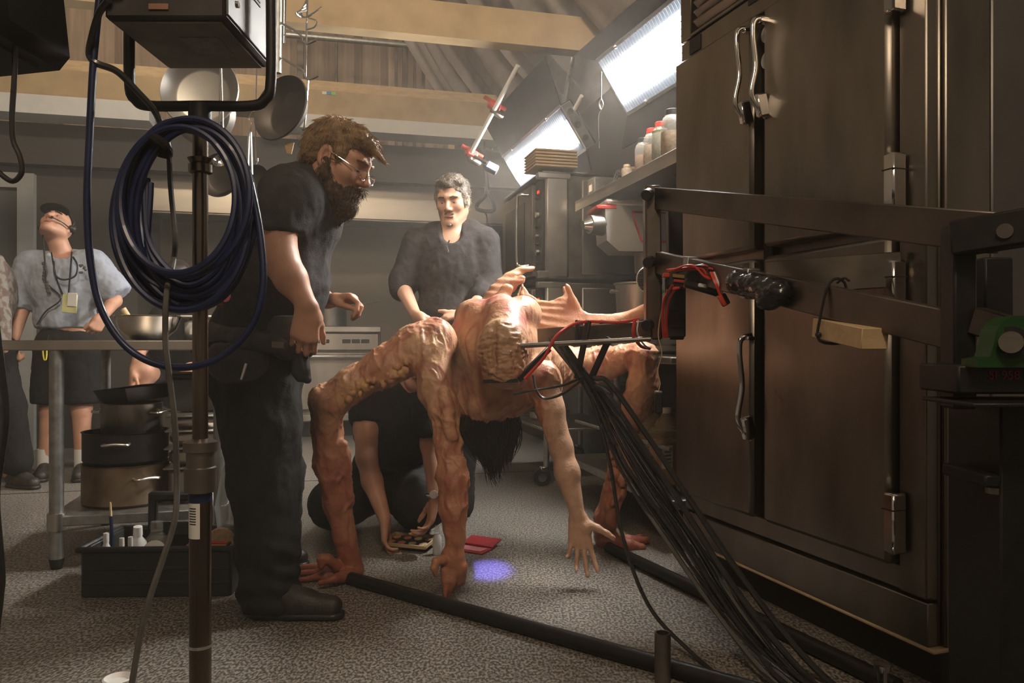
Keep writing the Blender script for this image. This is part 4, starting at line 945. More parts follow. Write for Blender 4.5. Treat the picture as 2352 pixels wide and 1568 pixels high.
# limb D: rear leg folded beside the refrigerator
ch([(1290, 846, 3.35), (1380, 836, 3.30), (1470, 814, 3.18)], [.085, .064, .048], .04)
CR.ell(P(1484, 812, 3.17), (.045, .05, .04), None, .02)
ch([(1478, 828, 3.17), (1478, 880, 3.18), (1462, 930, 3.22), (1438, 985, 3.25), (1425, 1060, 3.28), (1410, 1130, 3.30), (1392, 1190, 3.32), (1388, 1232, 3.33)], [.055, .058, .055, .044, .048, .045, .048, .045], .02)
for (a, b) in (((1445, 1245, 3.32), (1484, 1240, 3.36)), ((1440, 1252, 3.28), (1476, 1256, 3.28)), ((1430, 1250, 3.36), (1470, 1234, 3.42))): ch([(1392, 1240, 3.33), a, b], [.040, .028, .015], .012)
rngc = np.random.RandomState(5)
for i in range(26):      # knotted muscles along limb D
    t = i / 25; px = np.interp(t, [0, .3, .5, .8, 1], [1482, 1462, 1430, 1408, 1390]); py = np.interp(t, [0, .3, .5, .8, 1], [850, 930, 1020, 1130, 1215])
    CR.ell(P(px + rngc.uniform(-22, 22), py, 3.2 + .10 * t + rngc.uniform(-.05, -.02)), (rngc.uniform(.012, .024), .02, rngc.uniform(.020, .034)), rot(0, rngc.uniform(-40, 40), 0), .008)
for i in range(40):      # yellowish blisters along limb A
    t = rngc.uniform(0, 1) ** .8; px = 770 + 165 * t; py = 912 - 72 * t + rngc.uniform(-12, 20)
    CR.ell(P(px, py, 2.805 - .062 - rngc.uniform(-.006, .006)), (rngc.uniform(.006, .013), .011, rngc.uniform(.006, .013)), None, .004)
# human arm hanging from the chest
ch([(1212, 858, 2.93), (1246, 872, 2.90), (1264, 940, 2.88), (1288, 1025, 2.86), (1303, 1085, 2.84), (1326, 1180, 2.81)], [.070, .064, .050, .041, .043, .027], .025)
hand(CR, P(1328, 1188, 2.81), (.06, -.12, -1), (-.1, -1, .1), -1, 1.06, (14, 16, 12), 9, (.45, .9, .15), 6, [(12, 10, 10), (16, 14, 12), (22, 22, 16), (34, 30, 20)])
def cr_disp(v, n):
    w = np.zeros(len(v)); pxs = CX + F * v[:, 0] / v[:, 1]; pys = HZ - F * (v[:, 2] - H) / v[:, 1]
    human = np.clip((pxs - 1245) / 40, 0, 1) * np.clip((1420 - pxs) / 30, 0, 1) * np.clip((pys - 880) / 30, 0, 1) * (v[:, 1] < 3.05)
    st = np.exp(-(((v[:, 0] - P(1152, 0, 2.7).x) / .10) ** 2 + ((v[:, 1] - 2.68) / .10) ** 2 + ((v[:, 2] - P(0, 815, 2.7).z) / .11) ** 2) ** 2)
    q = v + .025 * np.stack([vnoise(v, 14, 3), vnoise(v, 14, 4), vnoise(v, 14, 6)], 1)
    wr = .006 * (1 - 2 * np.abs(vnoise(q * np.array([.45, 1, 1.7]), 48, 1))) + .005 * (1 - 2 * np.abs(vnoise(q * np.array([.6, 1, 1.6]), 85, 2)))
    # puckered slit down the stump
    slit = -.024 * np.exp(-((v[:, 0] - P(1136, 0, 2.68).x - .006 * vnoise(v, 60, 8)) / .009) ** 2) * np.clip((v[:, 2] - P(0, 860, 2.7).z) / .04, 0, 1) * np.clip((P(0, 740, 2.7).z - v[:, 2]) / .03, 0, 1)
    vein = .0055 * np.clip(1 - 3.2 * np.abs(vnoise(q * np.array([1.5, 1.5, .55]), 17, 12)), 0, 1) + .0034 * np.clip(1 - 4 * np.abs(vnoise(q * np.array([1.6, 1.6, .6]), 32, 14)), 0, 1)
    tors = 1 - .75 * np.clip((pxs - 1015) / 20, 0, 1) * np.clip((1260 - pxs) / 15, 0, 1) * np.clip((v[:, 2] - .66) / .06, 0, 1)
    return st * (wr + slit) + (1 - st) * (1 - human) * tors * (vein * np.clip((v[:, 2] - .12) / .2, .25, 1) + .0022 * fbm(v, 30, 20, 2)) + .0006 * fbm(v, 60, 22, 1)
def lerp3(a, b, t): return np.array(a)[None, :] * (1 - t[:, None]) + np.array(b)[None, :] * t[:, None]
def cr_col(v):
    pxs = CX + F * v[:, 0] / v[:, 1]; pys = HZ - F * (v[:, 2] - H) / v[:, 1]; q = v + .03 * vnoise(v, 9, 31)[:, None]
    c = lerp3((.60, .31, .185), (.68, .43, .26), np.clip(fbm(v, 7, 40, 2) + .5, 0, 1))
    pink = np.clip((v[:, 2] - .90) / .05, 0, 1) * np.clip(fbm(v, 8, 44, 2) * 1.4 + .4, 0, 1) * .85
    c = c * (1 - pink[:, None]) + np.array((.66, .23, .20)) * pink[:, None]
    human = np.clip((pxs - 1240) / 30, 0, 1) * np.clip((1420 - pxs) / 30, 0, 1) * np.clip((pys - 870) / 30, 0, 1) * (v[:, 1] < 3.05)
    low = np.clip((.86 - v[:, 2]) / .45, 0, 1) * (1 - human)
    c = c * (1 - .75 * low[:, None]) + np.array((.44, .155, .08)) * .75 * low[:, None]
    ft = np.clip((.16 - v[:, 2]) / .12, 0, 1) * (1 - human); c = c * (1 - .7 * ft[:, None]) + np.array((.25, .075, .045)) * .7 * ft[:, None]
    vein = np.clip(1 - 4 * np.abs(vnoise(q * np.array([1.5, 1.5, .5]), 15, 47)), 0, 1) * (1 - human) * .65
    c = c * (1 - vein[:, None]) + np.array((.34, .09, .075)) * vein[:, None]
    blis = np.exp(-((pys - (912 - 72 * (pxs - 770) / 165 + 4)) / 20) ** 2) * np.clip((pxs - 760) / 20, 0, 1) * np.clip((945 - pxs) / 20, 0, 1) * np.clip(fbm(v, 40, 51, 1) + .6, 0, 1) * (v[:, 1] < 2.78)
    c = c * (1 - .8 * blis[:, None]) + np.array((.62, .40, .13)) * .8 * blis[:, None]
    st = np.exp(-(((v[:, 0] - P(1152, 0, 2.7).x) / .09) ** 2 + ((v[:, 1] - 2.66) / .10) ** 2 + ((v[:, 2] - P(0, 810, 2.7).z) / .12) ** 2) ** 2)
    c = c * (1 - .75 * st[:, None]) + np.array((.42, .26, .145)) * .75 * st[:, None]
    c = c * (1 - human[:, None]) + np.array((.60, .37, .25)) * human[:, None]
    tx = 1 - .85 * np.clip((pxs - 1015) / 20, 0, 1) * np.clip((1260 - pxs) / 15, 0, 1) * np.clip((v[:, 2] - .66) / .06, 0, 1) * (v[:, 1] > 2.74)
    return c, st, tx * (1 - human)
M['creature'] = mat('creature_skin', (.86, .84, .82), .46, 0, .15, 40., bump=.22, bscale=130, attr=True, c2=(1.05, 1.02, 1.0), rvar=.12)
def stump_wrinkles(m):
    nt = m.node_tree; N, L = nt.nodes, nt.links; b = N['Principled BSDF']; old = b.inputs['Normal'].links[0].from_socket
    at = N.new('ShaderNodeAttribute'); at.attribute_name = 'Wr'; tc = N.new('ShaderNodeTexCoord'); mp = N.new('ShaderNodeMapping'); mp.inputs['Scale'].default_value = (.5, .6, 1.5)
    nz = N.new('ShaderNodeTexNoise'); nz.noise_type = 'RIDGED_MULTIFRACTAL'; nz.inputs['Scale'].default_value = 34; nz.inputs['Detail'].default_value = 4; nz.inputs['Distortion'].default_value = .35
    L.new(tc.outputs['Object'], mp.inputs[0]); L.new(mp.outputs[0], nz.inputs['Vector'])
    mu = N.new('ShaderNodeMath'); mu.operation = 'MULTIPLY'; L.new(nz.outputs['Fac'], mu.inputs[0]); L.new(at.outputs['Fac'], mu.inputs[1])
    bp = N.new('ShaderNodeBump'); bp.inputs['Strength'].default_value = .9; bp.inputs['Distance'].default_value = .007; L.new(mu.outputs[0], bp.inputs['Height']); L.new(old, bp.inputs['Normal'])
    n3 = N.new('ShaderNodeTexNoise'); n3.noise_type = 'RIDGED_MULTIFRACTAL'; n3.inputs['Scale'].default_value = 20; n3.inputs['Detail'].default_value = 3
    m3 = N.new('ShaderNodeMapping'); m3.inputs['Scale'].default_value = (1.5, 1.5, .45); L.new(tc.outputs['Object'], m3.inputs[0]); L.new(m3.outputs[0], n3.inputs['Vector'])
    b3 = N.new('ShaderNodeBump'); b3.inputs['Strength'].default_value = .35; b3.inputs['Distance'].default_value = .006; a3 = N.new('ShaderNodeAttribute'); a3.attribute_name = 'Tx'; u3 = N.new('ShaderNodeMath'); u3.operation = 'MULTIPLY'; L.new(n3.outputs['Fac'], u3.inputs[0]); L.new(a3.outputs['Fac'], u3.inputs[1]); L.new(u3.outputs[0], b3.inputs['Height']); L.new(bp.outputs[0], b3.inputs['Normal']); L.new(b3.outputs[0], b.inputs['Normal'])
stump_wrinkles(M['creature'])
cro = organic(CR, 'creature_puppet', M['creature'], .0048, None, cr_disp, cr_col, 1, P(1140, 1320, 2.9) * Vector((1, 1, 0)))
tag(cro, 'fleshy many-limbed creature puppet with wrinkled stump, crouching on long limbs', 'creature')
# membranous tail fins
fm = frame(P(1330, 730, 3.5), (1, .0, 0), (0, -.94, .34)); 
def fpt(px, py, d=3.5): q = fm.inverted() @ P(px, py, d); return (q.x, q.y)
S2 = SDF()
out = [fpt(*a) for a in ((1160, 770), (1180, 720), (1184, 690), (1188, 656), (1195, 638), (1207, 640), (1217, 660), (1236, 676), (1262, 684), (1284, 679), (1295, 672), (1291, 655), (1294, 648), (1306, 652), (1316, 668), (1324, 694), (1336, 714), (1352, 724), (1400, 724), (1440, 716), (1470, 702), (1500, 682), (1516, 690), (1512, 724), (1440, 745), (1380, 750), (1320, 762), (1250, 785))]
S2.poly(fm, out, .011, .01, lambda x, y: .03 * np.sin(x * 9 + 1.2))
def rib(pts, rs): S2.chain(catmull([P(*p) for p in pts], 4), list(np.interp(np.linspace(0, 1, 4 * (len(pts) - 1) + 1), np.linspace(0, 1, len(rs)), rs)), .02)
rib([(1300, 765, 3.5), (1326, 722, 3.5), (1312, 680, 3.48), (1300, 652, 3.46)], [.017, .015, .009, .004])
rib([(1185, 770, 3.45), (1196, 710, 3.46), (1200, 650, 3.46)], [.016, .010, .004])
rib([(1350, 735, 3.52), (1420, 734, 3.5), (1470, 715, 3.46), (1512, 692, 3.4)], [.018, .020, .018, .014])
rib([(1118, 735, 3.28), (1135, 685, 3.30), (1160, 650, 3.32), (1192, 624, 3.34), (1230, 613, 3.36)], [.048, .038, .026, .013, .004])
rib([(1150, 690, 3.30), (1172, 660, 3.30), (1192, 644, 3.30), (1204, 640, 3.30)], [.022, .014, .008, .003])
rib([(1140, 715, 3.2), (1162, 664, 3.2), (1170, 668, 3.2)], [.040, .014, .007])
def fin_disp(v, n): return .0028 * np.sin((v[:, 2] * 190 + 20 * v[:, 0]) + 2.5 * vnoise(v, 8, 61)) * np.clip(.6 + vnoise(v, 6, 62), 0, 1) + .0012 * fbm(v, 40, 63, 2)
fo_ = organic(S2, 'tail_fin', M['creature'], .006, cro, fin_disp, lambda v: lerp3((.50, .24, .15), (.62, .36, .22), np.clip(fbm(v, 12, 64, 2) + .5, 0, 1)), 1)
fo_['label'] = 'ridged pink-brown membrane fins with hooked spikes'
# hanging dark hair
hr = MB(); rngh = np.random.RandomState(2)
for i in range(1500):
    a = rngh.uniform(0, 2 * math.pi); rr = math.sqrt(rngh.uniform(0, 1))
    b0 = P(1122 + 60 * rr * math.cos(a), 955 + 10 * rngh.uniform(-1, 1), 2.97 + .085 * rr * math.sin(a)); ln = rngh.uniform(.13, .27) * (1 - .45 * rr)
    if rngh.uniform() < .1: ln *= 1.15
    sw = Vector((.03 * rr * math.cos(a) + rngh.normal(0, .012), rngh.normal(0, .012), 0))
    inw = Vector((.02 - .07 * rr * math.cos(a), -.05 * rr * math.sin(a), 0))
    pts = [b0 + Vector((0, 0, .03)), b0 + sw * .6 - Vector((0, 0, ln * .4)), b0 + sw + inw * .6 - Vector((0, 0, ln * .8)), b0 + sw + inw + Vector(rngh.normal(0, .008, 3)) - Vector((0, 0, ln))]
    hr.tube(catmull(pts, 2), [.0028, .0026, .0018, .0004], 4)
hro = hr.build('hair', M['hair_dark'], cro); hro['label'] = 'dark brown hair hanging straight down'
S3 = SDF(); S3.ell(P(1118, 955, 2.98), (.085, .10, .075), None, .02); S3.cone(P(1120, 975, 2.98), P(1128, 1060, 2.98), .075, .03, .03)
organic(S3, 'scalp_hair', M['hair_dark'], .008, cro, lambda v, n: .006 * fbm(v * np.array([1, 1, .2]), 60, 71, 2), None, 1)
# ------------------------------------------------------------------ people
def person(S, skin, vox, base, label, disp=None):
    o = organic(S, 'person', skin, vox, None, disp, None, 1, base); return tag(o, label, 'person')
def ground(px, d): return P(px, 0, d) * Vector((1, 1, 0))
def shoe(par, heel, toe, w=.048, h=.10, m=None, name='shoe'):
    heel, toe = Vector(heel), Vector(toe); a = (toe - heel).normalized(); L = lambda t, z: heel + a * t * (toe - heel).length + Vector((0, 0, z))
    S = SDF(); S.cone(L(.14, .045), L(.5, .042), .044, .042, .02); S.cone(L(.5, .04), L(.86, .036), .044, .036, .02); S.cone(L(.12, .06), L(.18, h), .046, .044, .02); S.cone(L(.3, .075), L(.6, .055), .038, .036, .02); S.cut(heel + Vector((0, 0, .018)), (0, 0, -1))
    so = organic(S, name, m or M['leather'], .006, par, lambda v, n: .0015 * fbm(v, 30, 81, 2)); 
    S2_ = SDF(); S2_.cone(L(.13, .012), L(.5, .012), .048, .046, .01); S2_.cone(L(.5, .012), L(.87, .012), .046, .040, .01); S2_.cut(heel + Vector((0, 0, .024)), (0, 0, 1)); S2_.cut(heel + Vector((0, 0, .001)), (0, 0, -1))
    organic(S2_, 'sole', M['rubber'], .006, so)
    for k in range(3):
        t = .34 + .08 * k; sd = a.cross(Vector((0, 0, 1)))
        MB().tube(catmull([L(t, .085) - sd * .03, L(t, .108 - .012 * k), L(t, .085) + sd * .03], 4), .0028, 6).build('lace', M['greycable'], so)
    return so

# ---- man with the beard, leaning over the creature
DB = 2.55
S = SDF(); Lb, Rb = head_frame(P(778, 370, 2.52), (.90, -.20, -.42), (.42, -.05, .9), 1.08); head(S, Lb, Rb, 1.08)
S.cone(Lb(0, -.035, -.06), P(700, 425, DB), .060, .072, .03)
S.ell(P(680, 510, DB), (.11, .17, .15), rot(0, 22, 0), .04); S.ell(P(625, 660, DB), (.145, .165, .16), rot(0, 18), .05); S.ell(P(592, 790, DB + .04), (.135, .155, .12), None, .05)
S.cone(P(668, 455, 2.38), P(690, 450, 2.74), .06, .06, .04)
S.chain([P(664, 460, 2.36), P(637, 520, 2.335), P(645, 600, 2.32), P(668, 640, 2.31), P(704, 698, 2.30)], [.066, .056, .052, .047, .030], .02)
hand(S, P(706, 703, 2.30), (-.12, .05, -1), (-.3, 1, 0), 1, 1.02, (30, 45, 30), 2, (.8, .35, .5), 10)
S.chain([P(690, 460, 2.76), P(688, 640, 2.82), P(752, 690, 2.72)], [.06, .045, .03], .02)
hand(S, P(756, 690, 2.72), (1, -.25, .08), (.1, -.2, -1), -1, 1.0, (45, 60, 30), 2, (.9, .1, .5), 12, [(40, 55, 30), (50, 60, 35), (58, 60, 40), (62, 60, 40)])
S.cone(P(592, 830, 2.50), P(606, 1110, 2.52), .09, .06, .05); S.cone(P(606, 1110, 2.52), P(612, 1360, 2.50), .06, .045, .03)
S.cone(P(598, 830, 2.70), P(630, 1090, 2.86), .09, .06, .05); S.cone(P(630, 1090, 2.86), P(628, 1240, 3.00), .06, .045, .03)
pA = person(S, M['skin'], .0055, ground(610, 2.52), 'bearded man in black T-shirt and tool pouches leaning over the creature')
face_parts(Lb, Rb, pA, 1.08, brow=M['hair_red'])
# black T-shirt
S = SDF(); S.cone(P(664, 455, 2.365), P(630, 535, 2.34), .090, .078, .03); S.cut(P(634, 540, 2.335), P(626, 560, 2.335) - P(650, 505, 2.345))
S.cone(P(692, 452, 2.755), P(690, 560, 2.80), .085, .08, .03); S.cut(P(690, 575, 2.80), (0, 0, -1))
S.cone(P(705, 432, DB), P(730, 412, DB), .075, .068, .03); S.cut(P(738, 408, DB), P(790, 372, DB) - P(700, 440, DB), c=P(752, 400, DB), r=.12)
S.ell(P(686, 505, DB), (.135, .185, .165), rot(0, 24, 0), .06); S.ell(P(632, 650, DB), (.175, .188, .18), rot(0, 18), .07); S.ell(P(600, 770, DB + .03), (.165, .18, .13), None, .06)
S.cone(P(668, 448, 2.39), P(692, 445, 2.74), .080, .080, .05)
S.cut(P(600, 800, DB), (0, 0, -1))
shA = organic(S, 'shirt', M['cloth_char'], .0065, pA, folds(1.1, 5)); 
S.p = []
# trousers
S.ell(P(592, 800, DB + .02), (.165, .185, .13), None, .06); S.ell(P(585, 860, DB + .02), (.150, .18, .12), None, .06)
S.chain([P(590, 850, 2.49), P(600, 980, 2.51), P(606, 1110, 2.52), P(612, 1240, 2.515), P(618, 1368, 2.50)], [.135, .118, .102, .090, .094], .04)
S.chain([P(600, 850, 2.70), P(630, 1090, 2.86), P(640, 1250, 3.0)], [.128, .098, .082], .04)
S.cut(P(618, 1385, 2.50), (0, 0, -1))
trA = organic(S, 'trousers', M['denim'], .0075, pA, lambda v, n: folds(1.5, 9)(v, n) + .006 * np.sin(v[:, 2] * 90 + 5 * vnoise(v, 6, 93)) * np.clip((.30 - v[:, 2]) / .2, 0, 1))
shoe(pA, P(575, 1412, 2.485) * Vector((1, 1, 0)), P(792, 1412, 2.46) * Vector((1, 1, 0)))
shoe(pA, Vector((-1.07, 3.04, 0)), Vector((-.795, 3.02, 0)))
# belt and pouches
S = SDF(); S.chain([P(492, 765, 2.46), P(560, 778, 2.36), P(650, 790, 2.36), P(702, 795, 2.46)], [.036] * 4, .02)
bl = organic(S, 'belt', M['leather'], .008, pA, lambda v, n: .002 * fbm(v, 40, 95, 2))
for (a, b, sx, sz, rz) in ((660, 770, .10, .13, 0), (545, 830, .16, .12, 4)):
    S = SDF(); S.ell(P(a, b, 2.37), (sx * .62, .045, sz * .62), rot(0, rz), .02); S.cut(P(a, b - 45, 2.37), (0, 0, 1))
    organic(S, 'pouch', M['leather'], .006, pA, lambda v, n: .003 * fbm(v, 25, 96, 2))
MB(TR(P(638, 792, 2.32), 0, 4, 0)).box((0, 0, 0), (.038, .004, .020), None, .002).build('patch', mat('grey_patch', (.16, .14, .12), .8), pA)
MB().cyl(P(566, 835, 2.33), P(554, 872, 2.32), .006, .004).build('tool_tip', M['chrome'], pA)
S = SDF()
for k, (a, b) in enumerate(((688, 868), (700, 850), (706, 872), (678, 855))): S.cone(P(688, 800, 2.38), P(a, b, 2.36), .022, .013, .012)
organic(S, 'hanging_glove', M['rubber'], .005, pA)
tp_ = MB(TR(P(496, 682, 2.36), 0, 80, 30)).lathe([(.016, -.012), (.026, -.012), (.026, .012), (.016, .012), (.016, -.012)], 20).build('tape_roll', mat('orange_tape', (.7, .22, .03), .5), pA)
# hair, beard, glasses
S = SDF(); e = lambda c, r, k=.02, sub=False: S.ell(Lb(*c), [x * 1.08 for x in r], Rb, k, sub)
e((0, -.021, .040), (.084, .103, .087)); e((0, .045, .077), (.067, .054, .035), .03); e((0, -.068, -.012), (.074, .046, .072), .03)
S.chain([Lb(.02, .082, .070), Lb(.02, .112, .062), Lb(.015, .138, .054)], [.016, .011, .004], .02); S.chain([Lb(-.02, .08, .068), Lb(-.02, .106, .054), Lb(-.02, .116, .040)], [.016, .010, .004], .02)
for s in (-1, 1): e((s * .068, .012, .03), (.018, .036, .030), .02); e((s * .086, -.002, -.01), (.03, .028, .036), .008, True)
e((0, .095, .0), (.085, .05, .058), .015, True)
hoA = organic(S, 'hair', M['hair_red'], .005, pA, lambda v, n: .004 * vnoise(v * np.array([.5, .5, 1]), 70, 101) + .003 * vnoise(v * np.array([.4, .4, 1]), 140, 102))
S = SDF()
for s in (-1, 1):
    S.chain([Lb(s * .076, .004, -.015), Lb(s * .070, .012, -.055), Lb(s * .046, .050, -.092), Lb(s * .02, .074, -.108)], [.010, .017, .024, .026], .02); S.chain([Lb(s * .010, .103, -.053), Lb(s * .030, .086, -.062), Lb(s * .036, .072, -.088)], [.006, .009, .013], .012)
S.ell(Lb(0, .066, -.118), (.036, .036, .036), Rb, .03); S.cone(Lb(0, .066, -.12), Lb(0, .070, -.158), .032, .014, .03); S.ell(Lb(0, .03, -.095), (.046, .045, .034), Rb, .03)
boA = organic(S, 'beard', M['beard'], .005, pA, lambda v, n: .004 * vnoise(v, 75, 104) + .003 * vnoise(v, 150, 105))
S = SDF(); S.cone(Lb(0, .088, -.122), Lb(0, .086, -.155), .014, .008, .02); organic(S, 'beard_tip', M['beard_grey'], .005, pA, lambda v, n: .004 * vnoise(v, 80, 106))
fA = Lb(0, 1, 0) - Lb(0, 0, 0); uA = Lb(0, 0, 1) - Lb(0, 0, 0); cA = Lb(0, -.04, .09)
strands(hoA, 2600, .032, lambda p: (p - cA) * 9 - uA * .3, M['hair_red'], .0008, .0015, 3, 'locks')
strands(boA, 1500, .028, lambda p: -uA + fA * .35, M['beard'], .0010, .005, 4, 'whiskers')
gA = MB()
for s in (-1, 1):
    gA.tube([Lb(s * .032 + .021 * math.cos(t), .112 - .004 * abs(math.cos(t)), -.012 + .015 * math.sin(t)) for t in np.linspace(0, 2 * math.pi, 18)[:-1]], .0016, 6, True)
    gA.tube([Lb(s * .053, .106, -.006), Lb(s * .075, .07, .0), Lb(s * .082, -.0, .012)], .0015, 6)
gA.tube([Lb(-.011, .114, -.008), Lb(0, .118, -.005), Lb(.011, .114, -.008)], .0015, 6); gA.build('glasses', M['chrome'], pA)

# ---- grey-haired man standing behind the creature
D2 = 3.9
S = SDF(); Lg, Rg = head_frame(P(1039, 460, D2), (-.18, -.94, -.26), (-.05, -.2, 1), .99); head(S, Lg, Rg, .99)
S.cone(Lg(0, -.03, -.06), P(1040, 540, D2 + .03), .058, .07, .03)
S.cone(P(962, 560, D2 + .04), P(1108, 556, D2 + .04), .06, .06, .04); S.ell(P(1035, 610, D2 + .02), (.16, .10, .19), None, .05); S.ell(P(1035, 730, D2 + .02), (.15, .10, .16), None, .05)
S.chain([P(957, 565, D2 + .03), P(922, 655, D2), P(952, 718, 3.70)], [.055, .043, .028], .02)
hand(S, P(954, 722, 3.69), (.5, -.3, -.75), (.7, .5, .2), 1, 1.0, (30, 40, 30), 5, (.85, .1, .55), 8)
S.chain([P(1112, 562, D2 + .03), P(1126, 668, D2), P(1072, 716, 3.64)], [.055, .043, .028], .02)
hand(S, P(1068, 718, 3.63), (-.9, -.1, -.25), (-.2, .2, -1), -1, 1.0, (20, 25, 20), 6, (.9, .2, -.35), 4)
for a, b in ((1010, 985), (1062, 1050)): S.chain([P(a, 800, D2), P((a + b) / 2, 985, D2), P(b, 1165, D2)], [.085, .06, .045], .03)
pB = person(S, M['skin_pale'], .006, ground(1020, D2), 'grey-haired man in charcoal henley looking down at the creature')
face_parts(Lg, Rg, pB, .99, brow=M['beard'])
S = SDF(); S.cone(P(965, 558, D2 + .04), P(1106, 554, D2 + .04), .075, .075, .05); S.ell(P(1036, 615, D2 + .02), (.19, .125, .21), None, .06); S.ell(P(1034, 730, D2 + .02), (.178, .125, .17), None, .06)
S.cone(P(1000, 530, D2 + .03), P(1080, 528, D2 + .03), .05, .05, .04)
S.chain([P(957, 565, D2 + .03), P(926, 645, D2 + .0), P(922, 664, D2 - .02)], [.078, .066, .058], .03); S.chain([P(1112, 562, D2 + .03), P(1124, 655, D2), P(1108, 684, D2 - .1)], [.078, .070, .060], .03)
S.cone(Lg(0, .02, -.06), P(1036, 535, D2 - .07), .052, .050, .015, True); S.cone(P(1034, 540, D2 - .10), P(1031, 570, D2 - .12), .022, .010, .01, True)
S.cut(P(1034, 800, D2), (0, 0, -1))
shB = organic(S, 'shirt', M['cloth_char'], .0065, pB, folds(1.0, 15))
for a, b in (((930, 655, D2 - .02), (915, 664, D2 - .02)),): pass
MB().tube([P(1032, 552, D2 - .125), P(1026, 565, D2 - .135), P(1030, 580, D2 - .14)], .004, 6).build('hanging_glasses', M['chrome'], shB)
S = SDF(); S.ell(P(1035, 800, D2), (.165, .12, .12), None, .05)
for a, b in ((1010, 985), (1062, 1050)): S.chain([P(a, 810, D2), P((a + b) / 2, 985, D2), P(b, 1160, D2)], [.10, .085, .075], .03)
organic(S, 'trousers', M['denim'], .009, pB, folds(1.2, 19))
for b in (985, 1050): shoe(pB, ground(b, D2 + .08), ground(b - 6, D2 - .2))
S = SDF(); e = lambda c, r, k=.02, sub=False: S.ell(Lg(*c), [x * 1.0 for x in r], Rg, k, sub)
e((0, -.022, .044), (.084, .100, .086)); e((0, .045, .088), (.066, .05, .030), .03); e((0, -.06, -.01), (.076, .045, .07), .03); e((.0, .085, .088), (.020, .016, .012), .02)
for s in (-1, 1): e((s * .070, .02, .012), (.014, .022, .04), .015); e((s * .048, .092, .075), (.026, .03, .03), .012, True); e((s * .084, -.004, -.012), (.02, .02, .034), .008, True)
e((0, .10, .015), (.07, .05, .062), .012, True)
hoB = organic(S, 'hair', M['hair_grey'], .005, pB, lambda v, n: .004 * vnoise(v, 60, 111) + .003 * vnoise(v, 130, 112))
strands(hoB, 2600, .024, lambda p: (p - Lg(.02, .0, .12)) * 6 + Vector((.3, 0, .1)), M['hair_grey'], .0008, .0015, 5, 'locks')
S = SDF(); S.ell(Lg(0, .082, -.113), (.023, .0195, .012), Rg, .01)
for s in (-1, 1): S.chain([Lg(s * .007, .0955, -.0555), Lg(s * .020, .0895, -.0575), Lg(s * .031, .080, -.066)], [.0026, .003, .002], .006)
organic(S, 'goatee', M['hair_grey'], .004, pB, lambda v, n: .002 * vnoise(v, 110, 113))

# ---- man kneeling behind the creature
D3 = 3.42
S = SDF(); Lk, Rk = head_frame(P(962, 848, 3.36), (.35, -.75, -.6), (.2, -.5, .8), 1.03); head(S, Lk, Rk, 1.03)
S.cone(Lk(0, -.04, -.06), P(925, 915, D3 + .1), .058, .07, .03); S.ell(P(915, 970, D3 + .10), (.17, .15, .20), rot(-25), .05); S.ell(P(900, 1080, D3 + .22), (.16, .14, .14), None, .05)
S.cone(P(852, 905, D3), P(985, 905, D3), .06, .06, .04)
S.chain([P(845, 905, D3 - .02), P(842, 985, D3 - .06), P(842, 1050, D3 - .10), P(855, 1105, D3 - .12), P(882, 1186, 3.24)], [.062, .055, .045, .044, .028], .02)
hand(S, P(884, 1190, 3.24), (.0, -.15, -1), (.75, .1, 0), -1, 1.02, (28, 40, 30), 5, (.75, .6, .2), 8)
S.chain([P(985, 905, D3 - .04), P(990, 1020, 3.27), P(1000, 1140, 3.2)], [.058, .044, .028], .02)
hand(S, P(1000, 1144, 3.2), (-.2, -.2, -1), (-.7, -.2, 0), 1, 1.02, (22, 40, 30), 5, (.75, .5, .3), 8)
S.chain([P(880, 1100, 3.68), P(770, 1165, 3.38), P(800, 1160, 3.78)], [.09, .065, .05], .03); S.chain([P(930, 1100, 3.68), P(965, 1170, 3.36), P(960, 1170, 3.78)], [.09, .065, .05], .03)
pC = person(S, M['skin'], .006, ground(900, D3 + .1), 'man in black T-shirt kneeling on the floor behind the creature\'s raised limb')
face_parts(Lk, Rk, pC, 1.03, brow=M['beard'])
S = SDF(); S.cone(P(845, 905, D3 - .02), P(842, 985, D3 - .06), .080, .074, .03); S.cut(P(842, 968, D3 - .05), P(842, 985, D3 - .06) - P(845, 905, D3 - .02))
S.cone(P(985, 905, D3 - .04), P(990, 1000, 3.28), .078, .066, .03); S.cut(P(990, 1000, 3.28), (0, 0, -1), c=P(990, 1040, 3.26), r=.1); S.cone(P(925, 900, D3 + .04), P(932, 888, D3), .07, .062, .03)
S.ell(P(912, 970, D3 + .10), (.20, .18, .22), rot(-25), .05); S.ell(P(900, 1075, D3 + .22), (.185, .165, .15), None, .05); S.cone(P(855, 902, D3), P(985, 902, D3), .078, .078, .04)
organic(S, 'shirt', M['cloth_black'], .0075, pC, folds(1.0, 25))
S = SDF(); S.ell(P(900, 1100, D3 + .25), (.19, .18, .14), None, .05)
S.chain([P(875, 1105, 3.66), P(775, 1155, 3.40)], [.13, .11], .04); S.chain([P(775, 1160, 3.40), P(790, 1170, 3.80)], [.105, .075], .04)
S.chain([P(930, 1110, 3.66), P(965, 1150, 3.36)], [.13, .115], .04); S.chain([P(965, 1160, 3.36), P(960, 1170, 3.80)], [.105, .075], .04); S.cut((0, 0, .004), (0, 0, -1))
organic(S, 'trousers', M['denim'], .008, pC, folds(1.5, 29))
for px in (790, 960): shoe(pC, ground(px, 3.78), ground(px + 4, 4.05))
S = SDF(); e = lambda c, r, k=.02, sub=False: S.ell(Lk(*c), [x * 1.03 for x in r], Rk, k, sub)
e((0, -.022, .042), (.083, .100, .086)); e((0, -.06, -.01), (.076, .045, .07), .03); e((0, .10, .0), (.09, .055, .062), .012, True)
organic(S, 'hair', M['hair_dark'], .006, pC, lambda v, n: .003 * vnoise(v, 80, 121))
